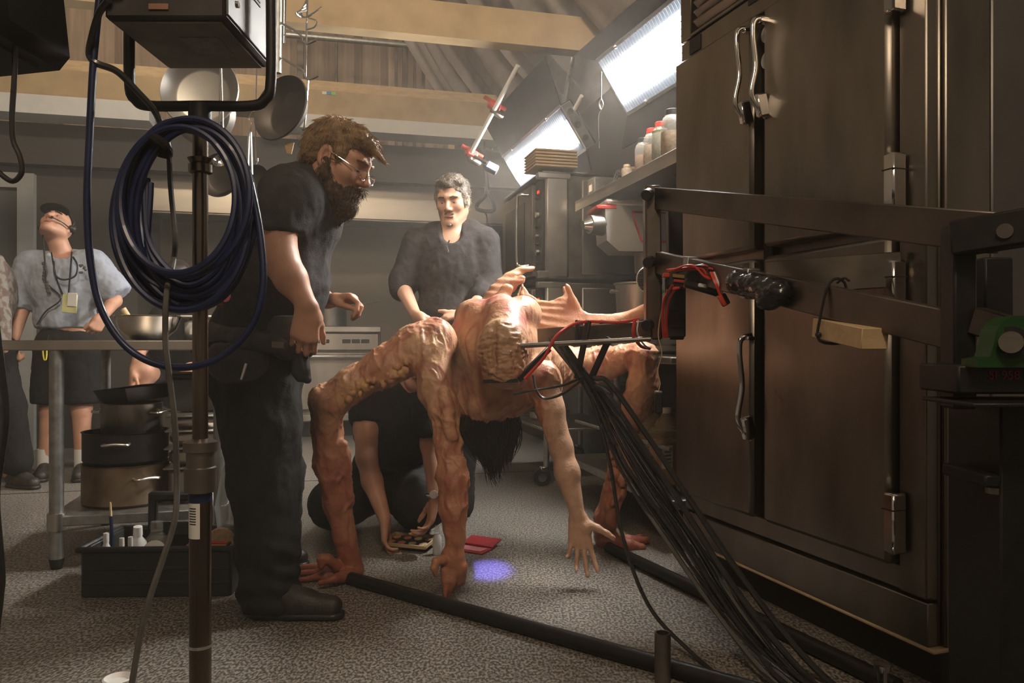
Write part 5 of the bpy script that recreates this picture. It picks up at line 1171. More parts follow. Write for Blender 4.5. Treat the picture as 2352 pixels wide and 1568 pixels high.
wr = MB().tube([P(1000, 1134, 3.2) + Vector((.035 * math.cos(a), .03 * math.sin(a), .004 * math.cos(a))) for a in np.linspace(0, 2 * math.pi, 20)[:-1]], .009, 8, True, flat=1.0).build('watch', M['chrome'], pC)
MB(TR(P(996, 1135, 3.165), 90)).lathe([(.016, -.004), (.017, .004), (.001, .005)], 16).build('watch_face', M['whiteplastic'], wr)

# ---- man in the grey-blue T-shirt looking up
D4 = 5.0
S = SDF(); Lt, Rt = head_frame(P(130, 520, D4), (.10, -.70, .70), (-.05, .70, .70), 1.04); head(S, Lt, Rt, 1.04)
S.cone(Lt(0, -.02, -.05), P(145, 590, D4 + .03), .058, .066, .03)
S.cone(P(80, 612, D4 + .03), P(205, 608, D4 + .03), .065, .065, .04); S.ell(P(148, 660, D4), (.18, .12, .20), None, .05); S.ell(P(152, 750, D4), (.16, .12, .14), None, .05)
S.chain([P(66, 615, D4 + .02), P(52, 705, D4 - .02), P(34, 775, D4 - .12)], [.06, .046, .030], .02)
hand(S, P(32, 782, D4 - .13), (-.05, -.1, -1), (.8, .6, 0), 1, 1.0, (55, 75, 50), 3, (.9, .1, .4), 10)
S.chain([P(216, 612, D4 + .02), P(262, 690, D4), P(240, 722, 4.82)], [.06, .046, .030], .02)
hand(S, P(238, 726, 4.81), (-.35, -.4, -.8), (-.7, .6, 0), -1, 1.0, (55, 75, 50), 3, (.9, .1, .4), 10)
for a, b in ((125, 105), (185, 190)): S.chain([P(a, 800, D4), P((a + b) / 2, 940, D4), P(b, 1075, D4)], [.09, .058, .042], .03)
pD = person(S, M['skin'], .007, ground(150, D4), 'man in grey-blue T-shirt and cap with a headset, looking up behind the worktable')
face_parts(Lt, Rt, pD, 1.04, brow=M['hair_dark'])
S = SDF(); S.cone(P(70, 612, D4 + .02), P(46, 695, D4 - .02), .095, .088, .03); S.cut(P(44, 703, D4 - .02), P(46, 695, D4) - P(62, 640, D4))
S.cone(P(214, 610, D4 + .02), P(266, 672, D4 - .0), .095, .088, .03); S.cut(P(268, 680, D4), P(266, 672, D4) - P(230, 630, D4), c=P(310, 725, D4), r=.2)
S.cone(P(80, 606, D4 + .03), P(205, 602, D4 + .03), .082, .082, .05); S.ell(P(148, 660, D4), (.215, .145, .22), None, .06); S.ell(P(150, 735, D4), (.190, .142, .13), None, .05)
S.cone(P(143, 585, D4 - .02), P(143, 565, D4 - .08), .066, .072, .012, True); S.cut(P(150, 752, D4), (.0, 0, -1))
teeD = organic(S, 'shirt', M['tee'], .0075, pD, folds(1.5, 35)); teeD['label'] = 'loose grey-blue T-shirt with dark faded print'
S = SDF(); S.ell(P(152, 790, D4), (.185, .15, .14), None, .05)
for a, b in ((122, 108), (187, 190)): S.chain([P(a, 810, D4), P((a + b) / 2, 925, D4)], [.115, .105], .03)
S.cut(P(150, 925, D4), (0, 0, -1)); organic(S, 'shorts', M['cloth_black'], .009, pD, folds(1.2, 39))
for b in (105, 190):
    MB().cyl(P(b, 1080, D4), P(b, 1030, D4), .05, .05, 16).build('sock', M['white'], pD); shoe(pD, ground(b + 6, D4 + .08), ground(b - 14, D4 - .19))
S = SDF(); S.ell(Lt(0, -.015, .055), (.090, .108, .080), Rt, .02); S.cut(Lt(0, 0, .035), Lt(0, .2, .0 - .25) - Lt(0, 0, 0), k=.004)
organic(S, 'cap', M['cloth_black'], .007, pD)
S = SDF(); S.ell(Lt(0, .088, .050), (.094, .058, .009), Rt, .01); organic(S, 'cap_brim', M['cloth_black'], .006, pD)
hs = MB().tube([Lt(-.085, -.01, -.005), Lt(-.088, .0, .05), Lt(0, -.0, .135), Lt(.088, .0, .05), Lt(.085, -.01, -.005)], .006, 8); hs.ball(Lt(-.09, -.01, -.005), .026 * 1.0, 12); hs.ball(Lt(.09, -.01, -.005), .026, 12); hs.tube(catmull([Lt(-.09, .0, -.02), Lt(-.075, .07, -.05), Lt(-.035, .115, -.062)], 5), .004, 6); hs.ball(Lt(-.03, .118, -.062), .010, 8)
hs.build('headset', M['rubber'], pD)
YB = D4 - .16
lan = MB().tube(catmull([P(118, 580, YB + .04), P(130, 640, YB), P(150, 690, YB - .01)], 5), .005, 6).tube(catmull([P(165, 578, YB + .04), P(160, 640, YB), P(156, 690, YB - .01)], 5), .005, 6).build('lanyard', M['cloth_black'], pD)
MB(TR(P(160, 697, YB - .025), 0, 4, 0)).box((0, 0, 0), (.095, .004, .115), None, .002).build('badge', mat('yellow_badge', (.62, .60, .28), .6), lan)
MB(TR(P(166, 688, YB - .032), 0, 4, 0)).box((0, 0, 0), (.058, .004, .085), None, .002).build('card', M['white'], lan)
MB().tube(catmull([P(124, 600, YB + .03), P(126, 630, YB - .01), P(145, 642, YB - .02), P(172, 634, YB - .01), P(178, 610, YB), P(168, 590, YB + .03)], 5), .006, 6).build('spare_glasses', M['black'], lan)
MB().tube(catmull([P(98, 540, D4 - .08), P(104, 610, YB), P(108, 650, YB), P(140, 685, YB), P(105, 715, YB), P(85, 745, YB + .02)], 6), .005, 6).build('headset_cord', M['rubber'], pD)
fr_ = MB(); rgf = np.random.RandomState(8)
for k in range(10): fr_.ball(P(98 + .25 * k * 6 + rgf.uniform(-4, 4), 605 + 7 * k, YB + .012 - .002 * k), (.016, .004, .014), 8)
for k in range(8): fr_.ball(P(192 + rgf.uniform(-9, 9), 612 + rgf.uniform(-8, 14), YB + .008), (.010, .004, .008), 8)
fr_.build('shirt_print', M['greycable'], teeD)
yc = thing('cable_clip', 'yellow plastic clip hanging on a cord beside the looking-up man\'s shorts', 'clip', P(103, 826, 4.72))
MB().tube(catmull([P(99, 803, 4.72), P(107, 803, 4.72), P(106, 824, 4.72), P(101, 824, 4.72)], 4, True), .005, 6, True).build('loop', mat('yellow_plastic', (.75, .62, .06), .4), yc)
MB().cyl(P(103, 803, 4.72), P(112, 770, 4.78), .002, n=5).build('cord', M['cable'], yc)

# ---- person in plaid cut off by the frame edge, and a person crouching beyond the table
S = SDF(); Lp, Rp = head_frame(P(-52, 505, 4.75), (.9, -.2, 0), (0, 0, 1), 1.0); head(S, Lp, Rp, 1.0); S.cone(Lp(0, -.02, -.06), P(-50, 590, 4.78), .056, .07, .03)
S.ell(P(-45, 670, 4.75), (.15, .19, .24), None, .05); S.cone(P(-40, 610, 4.58), P(-50, 610, 4.92), .06, .06, .04); S.chain([P(-20, 610, 4.56), P(-8, 720, 4.52), P(8, 800, 4.50)], [.055, .045, .03], .02)
for dd in (4.68, 4.86): S.chain([P(-20, 800, dd), P(5, 930, dd), P(20, 1080, dd)], [.09, .06, .045], .03)
pE = person(S, M['skin'], .008, ground(0, 4.75), 'person in plaid shirt and black trousers cut off by the frame edge')
face_parts(Lp, Rp, pE, 1.0, brow=M['hair_dark'])
S = SDF(); S.ell(P(-45, 675, 4.75), (.18, .22, .27), None, .05); S.cone(P(-38, 605, 4.58), P(-50, 605, 4.92), .08, .08, .04); S.chain([P(-20, 610, 4.56), P(-8, 725, 4.52), P(2, 778, 4.50)], [.075, .065, .05], .03)
M['plaid'] = mat('plaid_flannel', (.13, .085, .07), .9, 0, .3, 30., c2=(.22, .20, .17), contrast=(.45, .55)); organic(S, 'plaid_shirt', M['plaid'], .008, pE, folds(1.2, 45))
S = SDF(); S.ell(P(-30, 800, 4.76), (.15, .18, .12), None, .05)
for dd in (4.66, 4.88): S.chain([P(-15, 810, dd), P(15, 930, dd), P(38, 1060, dd)], [.11, .095, .085], .03)
organic(S, 'trousers', M['cloth_black'], .009, pE, folds(1.2, 47))
shoe(pE, ground(25, 4.70), ground(85, 4.6)); shoe(pE, ground(25, 4.92), ground(80, 4.9))
S = SDF(); S.ell(Lp(0, -.02, .04), (.083, .10, .086), Rp, .02); S.ell(Lp(0, .1, .0), (.09, .055, .062), Rp, .012, True); organic(S, 'hair', M['hair_dark'], .008, pE)
S = SDF(); Lq, Rq = head_frame(P(405, 640, 5.4), (-.5, -.6, -.5), (0, -.3, 1), 1.0); head(S, Lq, Rq, 1.0); S.cone(Lq(0, -.03, -.06), P(408, 715, 5.5), .056, .07, .03)
S.ell(P(405, 790, 5.5), (.16, .13, .22), None, .05); S.chain([P(360, 740, 5.45), P(325, 800, 5.3), P(308, 850, 5.1)], [.05, .042, .03], .02); hand(S, P(306, 855, 5.09), (-.1, -.1, -1), (.7, .5, 0), 1, 1.0, (40, 50, 40), 3)
S.chain([P(400, 900, 5.5), P(330, 850, 5.15), P(312, 950, 5.2), P(310, 1050, 5.2)], [.09, .062, .055, .045], .03); S.chain([P(430, 900, 5.5), P(440, 855, 5.1), P(440, 1050, 5.2)], [.09, .062, .045], .03)
pF = person(S, M['skin'], .008, ground(400, 5.4), 'person in dark clothes and shorts crouching beyond the worktable, half hidden by the coil')
face_parts(Lq, Rq, pF, 1.0, brow=M['hair_dark'])
S = SDF(); S.ell(P(405, 790, 5.5), (.19, .16, .24), None, .05); S.cone(P(365, 735, 5.45), P(335, 785, 5.35), .075, .065, .03); S.cone(P(445, 735, 5.45), P(460, 800, 5.3), .075, .065, .03); S.cone(P(370, 725, 5.47), P(440, 725, 5.47), .07, .07, .04); organic(S, 'shirt', M['cloth_black'], .009, pF, folds(1.0, 51))
S = SDF(); S.chain([P(400, 900, 5.5), P(352, 868, 5.27)], [.12, .09], .03); S.chain([P(430, 900, 5.5), P(436, 872, 5.27)], [.12, .09], .03); organic(S, 'shorts', M['denim'], .009, pF)
for a in (310, 440): shoe(pF, ground(a, 5.28), ground(a - 8, 5.02))
S = SDF(); S.ell(Lq(0, -.02, .04), (.083, .10, .086), Rq, .02); S.ell(Lq(0, .1, .0), (.09, .055, .062), Rq, .012, True); organic(S, 'hair', M['hair_dark'], .008, pF)
# ------------------------------------------------------------------ puppet rig: parallel arms, uprights, electronics
M['rigsteel'] = mat('bare_mill_steel', (.17, .145, .12), .36, 1.0, .25, 7., bump=.03, bscale=90)
rg_ = thing('puppet_rig', 'steel parallelogram arm rig reaching from the black base frame to the creature', 'rig', P(1500, 784, 2.67) * Vector((1, 1, 0)))
upv = Vector((0, 0, 1)); U0, U1 = P(1505, 455, 2.66), P(2290, 535, 1.40)
MB().bar(U0, U1, .030, .075, bev=.003).build('upper_arm', M['rigsteel'], rg_)
L0, L1 = P(1512, 603, 2.64), P(2235, 768, 1.44)
loa = MB().bar(L0, L1, .030, .075, bev=.003).build('lower_arm', M['rigsteel'], rg_)
bdir = (L1 - L0).normalized(); bside = bdir.cross(upv).normalized()        # towards the camera side
if bside.y > 0: bside = -bside
MB().bar(P(1497, 428, 2.66), P(1500, 780, 2.66), .055, .055, up=(1, 0, 0), bev=.006).build('upright', M['rigsteel'], rg_)
MB().bar(P(1552, 780, 2.72), P(1548, 470, 2.72), .05, .05, up=(1, 0, 0), bev=.004).build('rear_upright', M['black_metal'], rg_)
for px, py in ((1490, 445), (1494, 600), (1490, 745)):
    MB().cyl(P(px, py, 2.62), P(px - 6, py + 3, 2.59), .020, .018, 14).build('bolt', M['rubber'], rg_)
# second diagonal arm crossing behind
MB().bar(P(1760, 640, 2.10), P(2070, 618, 1.98), .02, .09, bev=.002).build('diagonal_plate', M['rigsteel'], rg_)
# boom into the creature
MB().bar(P(1240, 772, 2.82), P(1500, 755, 2.64), .05, .055, bev=.003).build('boom', M['rigsteel'], rg_)
MB().cyl(P(1196, 794, 2.66), P(1495, 778, 2.58), .0085, n=12).build('push_rod', M['steel_dark'], rg_)
for a in ((1262, 790, 2.70), (1345, 735, 2.68)): pass
for (a, b) in (((1352, 735, 2.66), (1325, 870, 2.70)), ((1400, 775, 2.64), (1358, 868, 2.68)), ((1262, 800, 2.72), (1190, 872, 2.66))):
    MB().bar(P(*a), P(*b), .012, .022, bev=.002).build('strut', M['black_metal'], rg_)
MB().bar(P(1190, 874, 2.64), P(1110, 876, 2.66), .01, .012).build('strut', M['black_metal'], rg_)
for px in (1330, 1385, 1430): MB(TR(P(px, 758, 2.74), 0, 0, -20)).box((0, 0, 0), (.014, .062, .072), None, .003).build('cable_tie', M['rubber'], rg_)
# red air line along the boom
rl = thing('red_air_line', 'red tube running along the boom to the rear knee', 'tube', P(1300, 770, 2.64))
MB().tube(catmull([P(1205, 870, 2.62), P(1250, 820, 2.62), P(1275, 775, 2.62), P(1310, 748, 2.66), P(1350, 738, 2.66), P(1420, 740, 2.64), P(1470, 732, 2.62)], 8), .0055, 8).build('hose', M['redwire'], rl)
MB().tube(catmull([P(1458, 735, 2.60), P(1455, 765, 2.60), P(1470, 793, 2.66), P(1492, 800, 2.9)], 8), .006, 8).build('hose', M['redwire'], rl)
MB().tube(catmull([P(1466, 735, 2.60), P(1464, 765, 2.60), P(1480, 792, 2.66), P(1494, 799, 2.9)], 8), .003, 6).build('inner_wire', M['white'], rl)
# battery box on the upright
bb = thing('battery_box', 'black box with a square recessed lid strapped to the rig upright', 'box', P(1550, 775, 2.60))
BM = TR(P(1551, 706, 2.62), 0, 0, -8)
MB(BM).box((0, 0, 0), (.066, .05, .205), None, .006).build('body', M['black'], bb)
for (x, z, w, h) in ((0, -.012, .038, .004), (0, -.068, .038, .004), (-.019, -.04, .004, .06), (.019, -.04, .004, .06)):
    MB(BM).box((x, -.027, z), (w, .005, h), None, .001).build('lid_rim', M['black_metal'], bb)
# electronics cluster on the lower arm
ec = thing('receiver_bundle', 'bundle of black receivers and red wires taped to the lower rig arm', 'electronics', P(1590, 660, 2.40))
MB(TR(P(1556, 640, 2.44), 0, 8, -15)).box((0, 0, 0), (.062, .035, .058), None, .006).build('receiver', M['black'], ec)
MB(TR(P(1530, 632, 2.42), 0, 0, 0)).box((0, 0, 0), (.020, .02, .014), None, .002).build('plug', M['red'], ec)
MB(TR(P(1600, 633, 2.38), 0, 14, -15)).box((0, 0, 0), (.07, .04, .05), None, .010).build('receiver', M['rubber'], ec)
MB(TR(P(1560, 634, 2.415), 0, 8, -15)).box((0, 0, 0), (.040, .003, .010)).build('print_band', mat('dull_yellow_print', (.28, .17, .03), .6), ec)
MB(TR(P(1560, 645, 2.415), 0, 8, -15)).box((0, 0, 0), (.034, .003, .008)).build('print_band', M['red'], ec)
MB(TR(P(1612, 660, 2.34), 0, 18, -20)).box((0, 0, 0), (.11, .03, .028), None, .008).build('servo', M['black_metal'], ec)
MB(TR(P(1614, 656, 2.32), 0, 10, 0)).box((0, 0, 0), (.028, .01, .012), None, .003).build('tag', M['white'], ec)
for k, (x, y) in enumerate(((1553, 662), (1578, 656))): MB(TR(P(x, y, 2.36), 0, -10, 0)).box((0, 0, 0), (.022, .014, .010), None, .003).build('plug', M['red'], ec)
rw = np.random.RandomState(4)
for k in range(7):
    a = P(1535 + rw.uniform(-4, 20), 622 + rw.uniform(-5, 6), 2.37); b = P(1600 + rw.uniform(-12, 30), 606 + rw.uniform(-3, 12), 2.32); c = P(1635 + rw.uniform(-10, 15), 625 + rw.uniform(-10, 15), 2.28); e_ = P(1680, 640 + rw.uniform(-5, 5), 2.25)
    MB().tube(catmull([a, b, c, e_], 6), .0032, 6).build('wire', M['redwire'] if k % 3 else M['cable'], ec)
for k in range(3):
    MB().tube(catmull([P(1632 + 4 * k, 625, 2.27), P(1642 + 4 * k, 650, 2.25), P(1655 + 3 * k, 680, 2.25)], 5), .0035, 6).build('wire', (M['redwire'], M['redwire'], M['white'])[k], ec)
MB(TR(P(1661, 690, 2.25), 0, 62, 0)).box((0, 0, 0), (.034, .014, .020), None, .003).build('connector', M['red'], ec); MB(TR(P(1667, 686, 2.247), 0, 62, 0)).box((0, 0, 0), (.034, .014, .012), None, .003).build('connector', M['black'], ec)
MB().tube(catmull([P(1545, 655, 2.42), P(1525, 690, 2.5), P(1522, 740, 2.55), P(1525, 775, 2.58)], 6), .005, 6).build('wire', M['redwire'], ec); MB().tube(catmull([P(1552, 660, 2.42), P(1535, 695, 2.5), P(1530, 740, 2.55), P(1532, 775, 2.58)], 6), .005, 6).build('wire', M['redwire'], ec)
def strap(px, py, dd):
    c = L0 + (L1 - L0) * ((P(px, py, dd) - L0).dot(bdir) / (L1 - L0).length); return MB(frame(c, bdir, upv))
strap(1610, 620, 2.45).box((0, 0, 0), (.03, .036, .082), None, .002).build('tape_band', M['galv'], ec)
# taped battery roll
br = thing('taped_battery', 'glossy black taped battery roll hanging under the lower rig arm', 'battery', P(1745, 700, 2.1))
S = SDF(); S.cone(P(1697, 648, 2.12), P(1790, 672, 1.95), .034, .032, .02); S.ell(P(1766, 694, 1.98), (.030, .026, .020), None, .02)
M['blacktape'] = mat('glossy_black_tape', (.012, .011, .011), .25, 0, .2, 30., coat=.4)
organic(S, 'roll', M['blacktape'], .004, br, lambda v, n: .0035 * vnoise(v, 55, 131) + .002 * vnoise(v * np.array([1, 1, 2]), 110, 132))
strap(1745, 642, 2.13).box((0, 0, 0), (.024, .040, .084), None, .002).build('tape_band', M['galv'], br)
# wood block zip-tied under the arm
wb = thing('wood_block', 'pale pine block zip-tied beneath the lower rig arm', 'block', P(1940, 790, 1.74))
wa, wb_ = P(1893, 752, 1.86), P(2010, 778, 1.64)
MB().bar(wa, wb_, .06, .046, bev=.002).build('block', M['wood'], wb)
wc = wa + (wb_ - wa) * .22; Fm = frame(wc, wb_ - wa, upv)
MB(Fm).tube(catmull([(0, -.034, -.026), (0, .034, -.026), (0, .034, .03), (0, .018, .11), (0, -.018, .11), (0, -.036, .03)], 4, True), .0035, 6, True).build('zip_tie', M['rubber'], wb)
MB(Fm).tube(catmull([(0, .0, .11), (.03, 0, .122), (.07, -.01, .118)], 5), .003, 6).build('zip_tail', M['rubber'], wb)
MB(Fm).box((0, -.038, -.012), (.014, .012, .012), None, .003).build('zip_head', M['rubber'], wb)
# little plug dangling on a wire
dp = thing('dangling_plug', 'small black plug dangling on a pale wire from the rig', 'plug', P(1512, 940, 2.6))
MB().tube(catmull([P(1532, 665, 2.45), P(1518, 720, 2.56), P(1512, 770, 2.57), P(1520, 810, 2.58), P(1511, 850, 2.6), P(1516, 880, 2.6), P(1512, 900, 2.6)], 6), .0018, 5).build('wire', M['wood'], dp)
MB().box(P(1512, 925, 2.6), (.026, .022, .07), None, .004).build('plug', M['black'], dp); MB().box(P(1512, 900, 2.6), (.024, .012, .008), None, .002).build('clip', M['galv'], dp)

# black base frame of the rig
bf = thing('rig_base_frame', 'black steel base frame with green bearing, standing beside the camera', 'frame', P(2290, 1560, 1.4) * Vector((1, 1, 0)))
DF = 1.42
def px_box(name, x0, x1, y0, y1, d0, d1, m, par=None, bev=.004):
    a, b = P(x0, y0, d0), P(x1, y1, d0); return MB().box(((a.x + b.x) / 2, (d0 + d1) / 2, (a.z + b.z) / 2), (b.x - a.x, d1 - d0, a.z - b.z), None, bev).build(name, m, par or bf)
px_box('post', 2192, 2246, 512, 940, DF, DF + .05, M['black_metal'])
px_box('post', 2262, 2330, 590, 740, DF + .12, DF + .17, M['black_metal'])
MB().bar(P(2188, 550, DF), P(2420, 512, DF - .1), .06, .062, bev=.004).build('top_beam', M['black_metal'], bf)
MB().cyl(P(2308, 530, DF - .06), P(2308, 530, DF - .085), .013, n=14).build('bolt', M['steel_dark'], bf)
MB().bar(P(2240, 735, DF), P(2420, 790, DF - .12), .03, .05, bev=.003).build('middle_arm', M['rigsteel'], bf)
M['green'] = mat('green_bearing_enamel', (.009, .055, .008), .45, .1, .2, 12.)
gb = MB(TR(P(2322, 800, DF - .09), 90)); pr = [(-.072, -.032), (-.072, -.018), (-.05, -.014), (-.042, .012)] + [(.042 * math.cos(a), .014 + .042 * math.sin(a)) for a in np.linspace(math.pi * .92, math.pi * .08, 12)] + [(.042, .012), (.05, -.014), (.072, -.018), (.072, -.032)]
gb.prism(pr, .045, Matrix.Identity(4)); gbo = gb.build('bearing_block', M['green'], bf)
MB().cyl(P(2322, 786, DF - .11), P(2322, 786, DF - .135), .020, .018, 20).build('shaft', M['steel_dark'], gbo)
MB().cyl(P(2322, 786, DF - .10), P(2322, 786, DF - .118), .027, n=24).build('ring', M['black_metal'], gbo)
px_box('cross_plate', 2200, 2460, 838, 905, DF - .08, DF + .05, M['black_metal'])
text_obj('stencil', 'SI 958 P', .022, TR(P(2318, 862, DF - .0815), 90), mat('dark_red_stencil', (.30, .02, .012), .6), bf)
MB().box(P(2330, 922, DF - .06), (.24, .16, .007), None, .002).build('ledge', M['black_metal'], bf)
px_box('column', 2298, 2470, 925, 1760, DF - .02, DF + .15, M['black_metal'])
px_box('foot_bracket', 2262, 2300, 1090, 1120, DF - .04, DF + .1, M['black_metal'])
px_box('side_stay', 2262, 2300, 930, 1090, DF + .06, DF + .1, M['black_metal'])
MB().cyl(P(2285, 1118, DF - .0), P(2285, 1132, DF - .0), .016).build('caster_stem', M['steel_dark'], bf)
px_box('lower_gusset', 2255, 2300, 1455, 1650, DF + .1, DF + .14, M['galv'])
for px in (2027, 2231):
    jk = thing('levelling_jack', 'chrome levelling jack on the floor ' + ('between the cables and the refrigerator corner' if px < 2100 else 'at the foot of the black frame'), 'jack', P(px, 0, 1.86) * Vector((1, 1, 0)), 'levelling jacks of the rig')
    b = P(px, 0, 1.86) * Vector((1, 1, 0)); MB(TR(b)).lathe([(.045, 0), (.045, .012), (.02, .02), (.02, .06)], 20).build('pad', M['black_metal'], jk); MB(TR(b)).lathe([(.012, .055), (.012, .09), (.019, .09), (.019, .104), (.001, .106)], 12).build('screw', M['chrome'], jk)
# pipes of the base lying on the floor
fpz = .024
pp = thing('floor_pipe', 'black pipe lying on the floor from the long-toed foot to the rig base', 'pipe', P(1300, 0, 2.4) * Vector((1, 1, 0)))
pa, pb_ = P(806, 0, 2.80), P(1545, 0, 2.03); pa.z = pb_.z = fpz; pe = pa + (pb_ - pa) * 1.45
MB().cyl(pa, pe, .0225, n=18).build('pipe', M['black_metal'], pp)
up_ = thing('pipe_stub', 'open grey pipe stub standing upright on the floor in the foreground', 'pipe', P(1522, 0, 2.02) * Vector((1, 1, 0)))
b = P(1522, 0, 2.0) * Vector((1, 1, 0)); MB(TR(b)).lathe([(.021, .0), (.021, .128), (.016, .128), (.016, .0)], 24).build('tube', M['steel_dark'], up_)
MB(TR(b)).lathe([(.017, .001), (.0165, .05), (.001, .05)], 16).build('plug', M['black'], up_)
p2 = thing('floor_pipe', 'black pipe lying on the floor along the refrigerator to the rear foot', 'pipe', P(1700, 0, 2.5) * Vector((1, 1, 0)))
qa, qb = P(1398, 0, 3.22), P(2010, 0, 1.98); qa.z = qb.z = fpz; MB().cyl(qa, qa + (qb - qa) * 1.05, .0225, n=18).build('pipe', M['black_metal'], p2)

# ------------------------------------------------------------------ control cable bundle
cabs = []
rc = np.random.RandomState(11)
lbls = ['first', 'second', 'third', 'fourth', 'fifth', 'sixth', 'seventh', 'eighth', 'ninth', 'tenth', 'eleventh', 'twelfth', 'thirteenth', 'fourteenth']
for k in range(14):
    t = k / 13; j = lambda s_: rc.uniform(-s_, s_)
    st_ = P(1262 + 30 * t, 778 + 8 * j(1), 2.80 + .03 * j(1)); m1 = P(1352 + 26 * t, 905 - 10 * t, 2.68 + .03 * j(1)); m2 = P(1425 + 70 * t + j(5), 1080 - 20 * t, 2.52 + .04 * j(1))
    m3 = P(1530 + 85 * t + j(8), 1240 - 5 * t, 2.36 + .04 * j(1)); d4 = 2.14 + .05 * j(1); m4 = P(1665 + 75 * t + j(10), 0, d4); m4.z = .07 + .03 * t + .02 * j(1)
    e1 = P(1800 + 60 * t + j(25), 0, 1.93 + .03 * j(1)); e1.z = .012 + .008 * (k % 3); e2 = P(1990 + 80 * t + j(30), 0, 1.72); e2.z = .012 + .008 * (k % 3)
    o_ = thing('control_cable', 'thin black control cable, %s across the bundle falling from the boom' % lbls[k], 'cable', Vector((e1.x, e1.y, 0)), 'control cables of the puppet')
    MB().tube(catmull([st_, m1, m2, m3, m4, e1, e2], 8), .0052 if k % 4 else .0062, 7).build('sheath', M['cable'] if k % 5 else M['greycable'], o_)
def loose(pts, r, label, m=M['cable'], name='loose_cable'):
    o_ = thing(name, label, 'cable', Vector((P(*pts[-1]).x, P(*pts[-1]).y, 0))); MB().tube(catmull([P(*p) for p in pts], 8), r, 8).build('sheath', m, o_)
fd_ = lambda py: H * F / (py - HZ) 
loose([(1285, 785, 2.75), (1330, 860, 2.68), (1365, 930, 2.64), (1400, 1060, 2.56), (1430, 1230, 2.42), (1490, 1390, 2.28), (1590, 1500, 2.14), (1700, 1590, 1.96)], .0062, 'loose black cable bowing out on the creature side of the bundle')
loose([(1365, 868, 2.66), (1400, 880, 2.60), (1480, 990, 2.50), (1580, 1140, 2.38), (1680, 1290, 2.24), (1790, 1440, 2.08), (1900, 1560, 1.98), (2050, 1660, 1.76)], .0092, 'thick black hose, outermost of two arcing over the cable bundle')
loose([(1368, 888, 2.65), (1395, 905, 2.60), (1460, 1000, 2.50), (1560, 1150, 2.38), (1660, 1310, 2.22), (1770, 1460, 2.06), (1870, 1570, 1.97), (2000, 1670, 1.75)], .0092, 'thick black hose, inner one of two arcing over the cable bundle')
loose([(1180, 905, 2.60), (1230, 895, 2.58), (1290, 885, 2.60), (1340, 866, 2.66)], .0045, 'short black wire end sticking out across the creature\'s chest')
loose([(1225, 862, 2.62), (1232, 895, 2.58), (1250, 914, 2.56), (1290, 905, 2.58), (1340, 870, 2.66)], .0045, 'black wire looping under the short wire end by the hanging arm')

# ------------------------------------------------------------------ light stand, lamp head and cables in the left foreground
DS = 1.5
sx = P(460, 0, DS).x
ls = thing('light_stand', 'tall telescopic light stand in the near foreground', 'stand', (sx, DS, 0))
M['stand'] = mat('scuffed_stand_tube', (.20, .16, .125), .24, 1.0, .3, 20., stretch=(1, 1, .2))
zc = lambda py: H - (py - HZ) * DS / F
MB().cyl((sx, DS, zc(1012)), (sx, DS, zc(262)), .0145, n=20).build('upper_tube', M['stand'], ls)
MB().cyl((sx, DS, .03), (sx, DS, zc(1010)), .0205, n=24).build('lower_tube', M['stand'], ls)
cl_ = MB(TR((sx, DS, zc(1130)))).lathe([(.021, 0), (.030, .002), (.030, .048), (.026, .05), (.026, .078), (.032, .08), (.032, .098), (.016, .104)], 24).build('collar', M['steel_dark'], ls)
MB(TR((sx, DS, zc(400)))).lathe([(.015, 0), (.022, .003), (.022, .018), (.018, .02), (.024, .03), (.015, .034)], 20).build('collar', M['stand'], ls)
MB(TR((sx, DS, zc(695)))).lathe([(.015, 0), (.028, .004), (.028, .03), (.015, .034)], 20).build('collar', M['stand'], ls)
MB().cyl((sx + .02, DS - .005, zc(680)), (sx + .055, DS - .02, zc(676)), .012, .016, 10).build('knob', M['red'], ls)
MB(TR((sx, DS, zc(1484)))).lathe([(.0207, 0), (.023, 0), (.023, .006), (.0207, .006)], 24).build('ring', M['chrome'], ls)
MB(TR((sx, DS, zc(1150)))).lathe([(.021, 0), (.0222, 0), (.0222, .024), (.021, .024)], 24).build('tape_ring', M['bluecable'], ls)
stk = MB(TR((sx, DS, zc(1232)))).lathe([(.0212, 0), (.0212, .068)], 10, ang=1.4, Mx=rot(rz=-150)).build('sticker', M['white'], ls)
for k in range(7): MB(TR((sx, DS, zc(1200) + .005 * k))).lathe([(.0214, 0), (.0214, .0022)], 8, ang=.7, Mx=rot(rz=-130)).build('print_line', M['black'], stk)
for a in (-90, 32, 150):
    e = Vector((math.cos(math.radians(a)), math.sin(math.radians(a)), 0)); MB().cyl(Vector((sx, DS, .16)), Vector((sx, DS, .012)) + e * .42, .011, n=10).build('leg', M['stand'], ls)
# lamp head in its yoke
lh = thing('stage_lamp', 'boxy black lamp head with silver vented side, seen from behind on the stand yoke', 'lamp', (sx, DS, zc(250)))
LX, LY, LZ0, LZ1 = -.606, 1.472, 1.443, 1.72
MB().box((LX, LY, (LZ0 + LZ1) / 2), (.212, .245, LZ1 - LZ0), None, .006).build('body', mat('dark_lamp_housing', (.05, .046, .042), .5, .3, .25, 16.), lh)
MB().box((LX, LY, LZ0 - .002), (.19, .225, .004), None, .001).build('bottom_plate', mat('grey_worn_plate', (.22, .20, .18), .55, .2, .3, 12.), lh)
MB().box((LX + .03, LY - .01, LZ0 - .0045), (.07, .08, .001)).build('data_label', mat('faded_label', (.24, .22, .20), .6, 0, .3, 60.), lh)
spn = MB().box((LX + .1075, LY, (LZ0 + LZ1) / 2 + .004), (.004, .236, LZ1 - LZ0 - .01), None, .001).build('side_panel', mat('silver_side_panel', (.20, .20, .195), .5, .3, .08, 10.), lh)
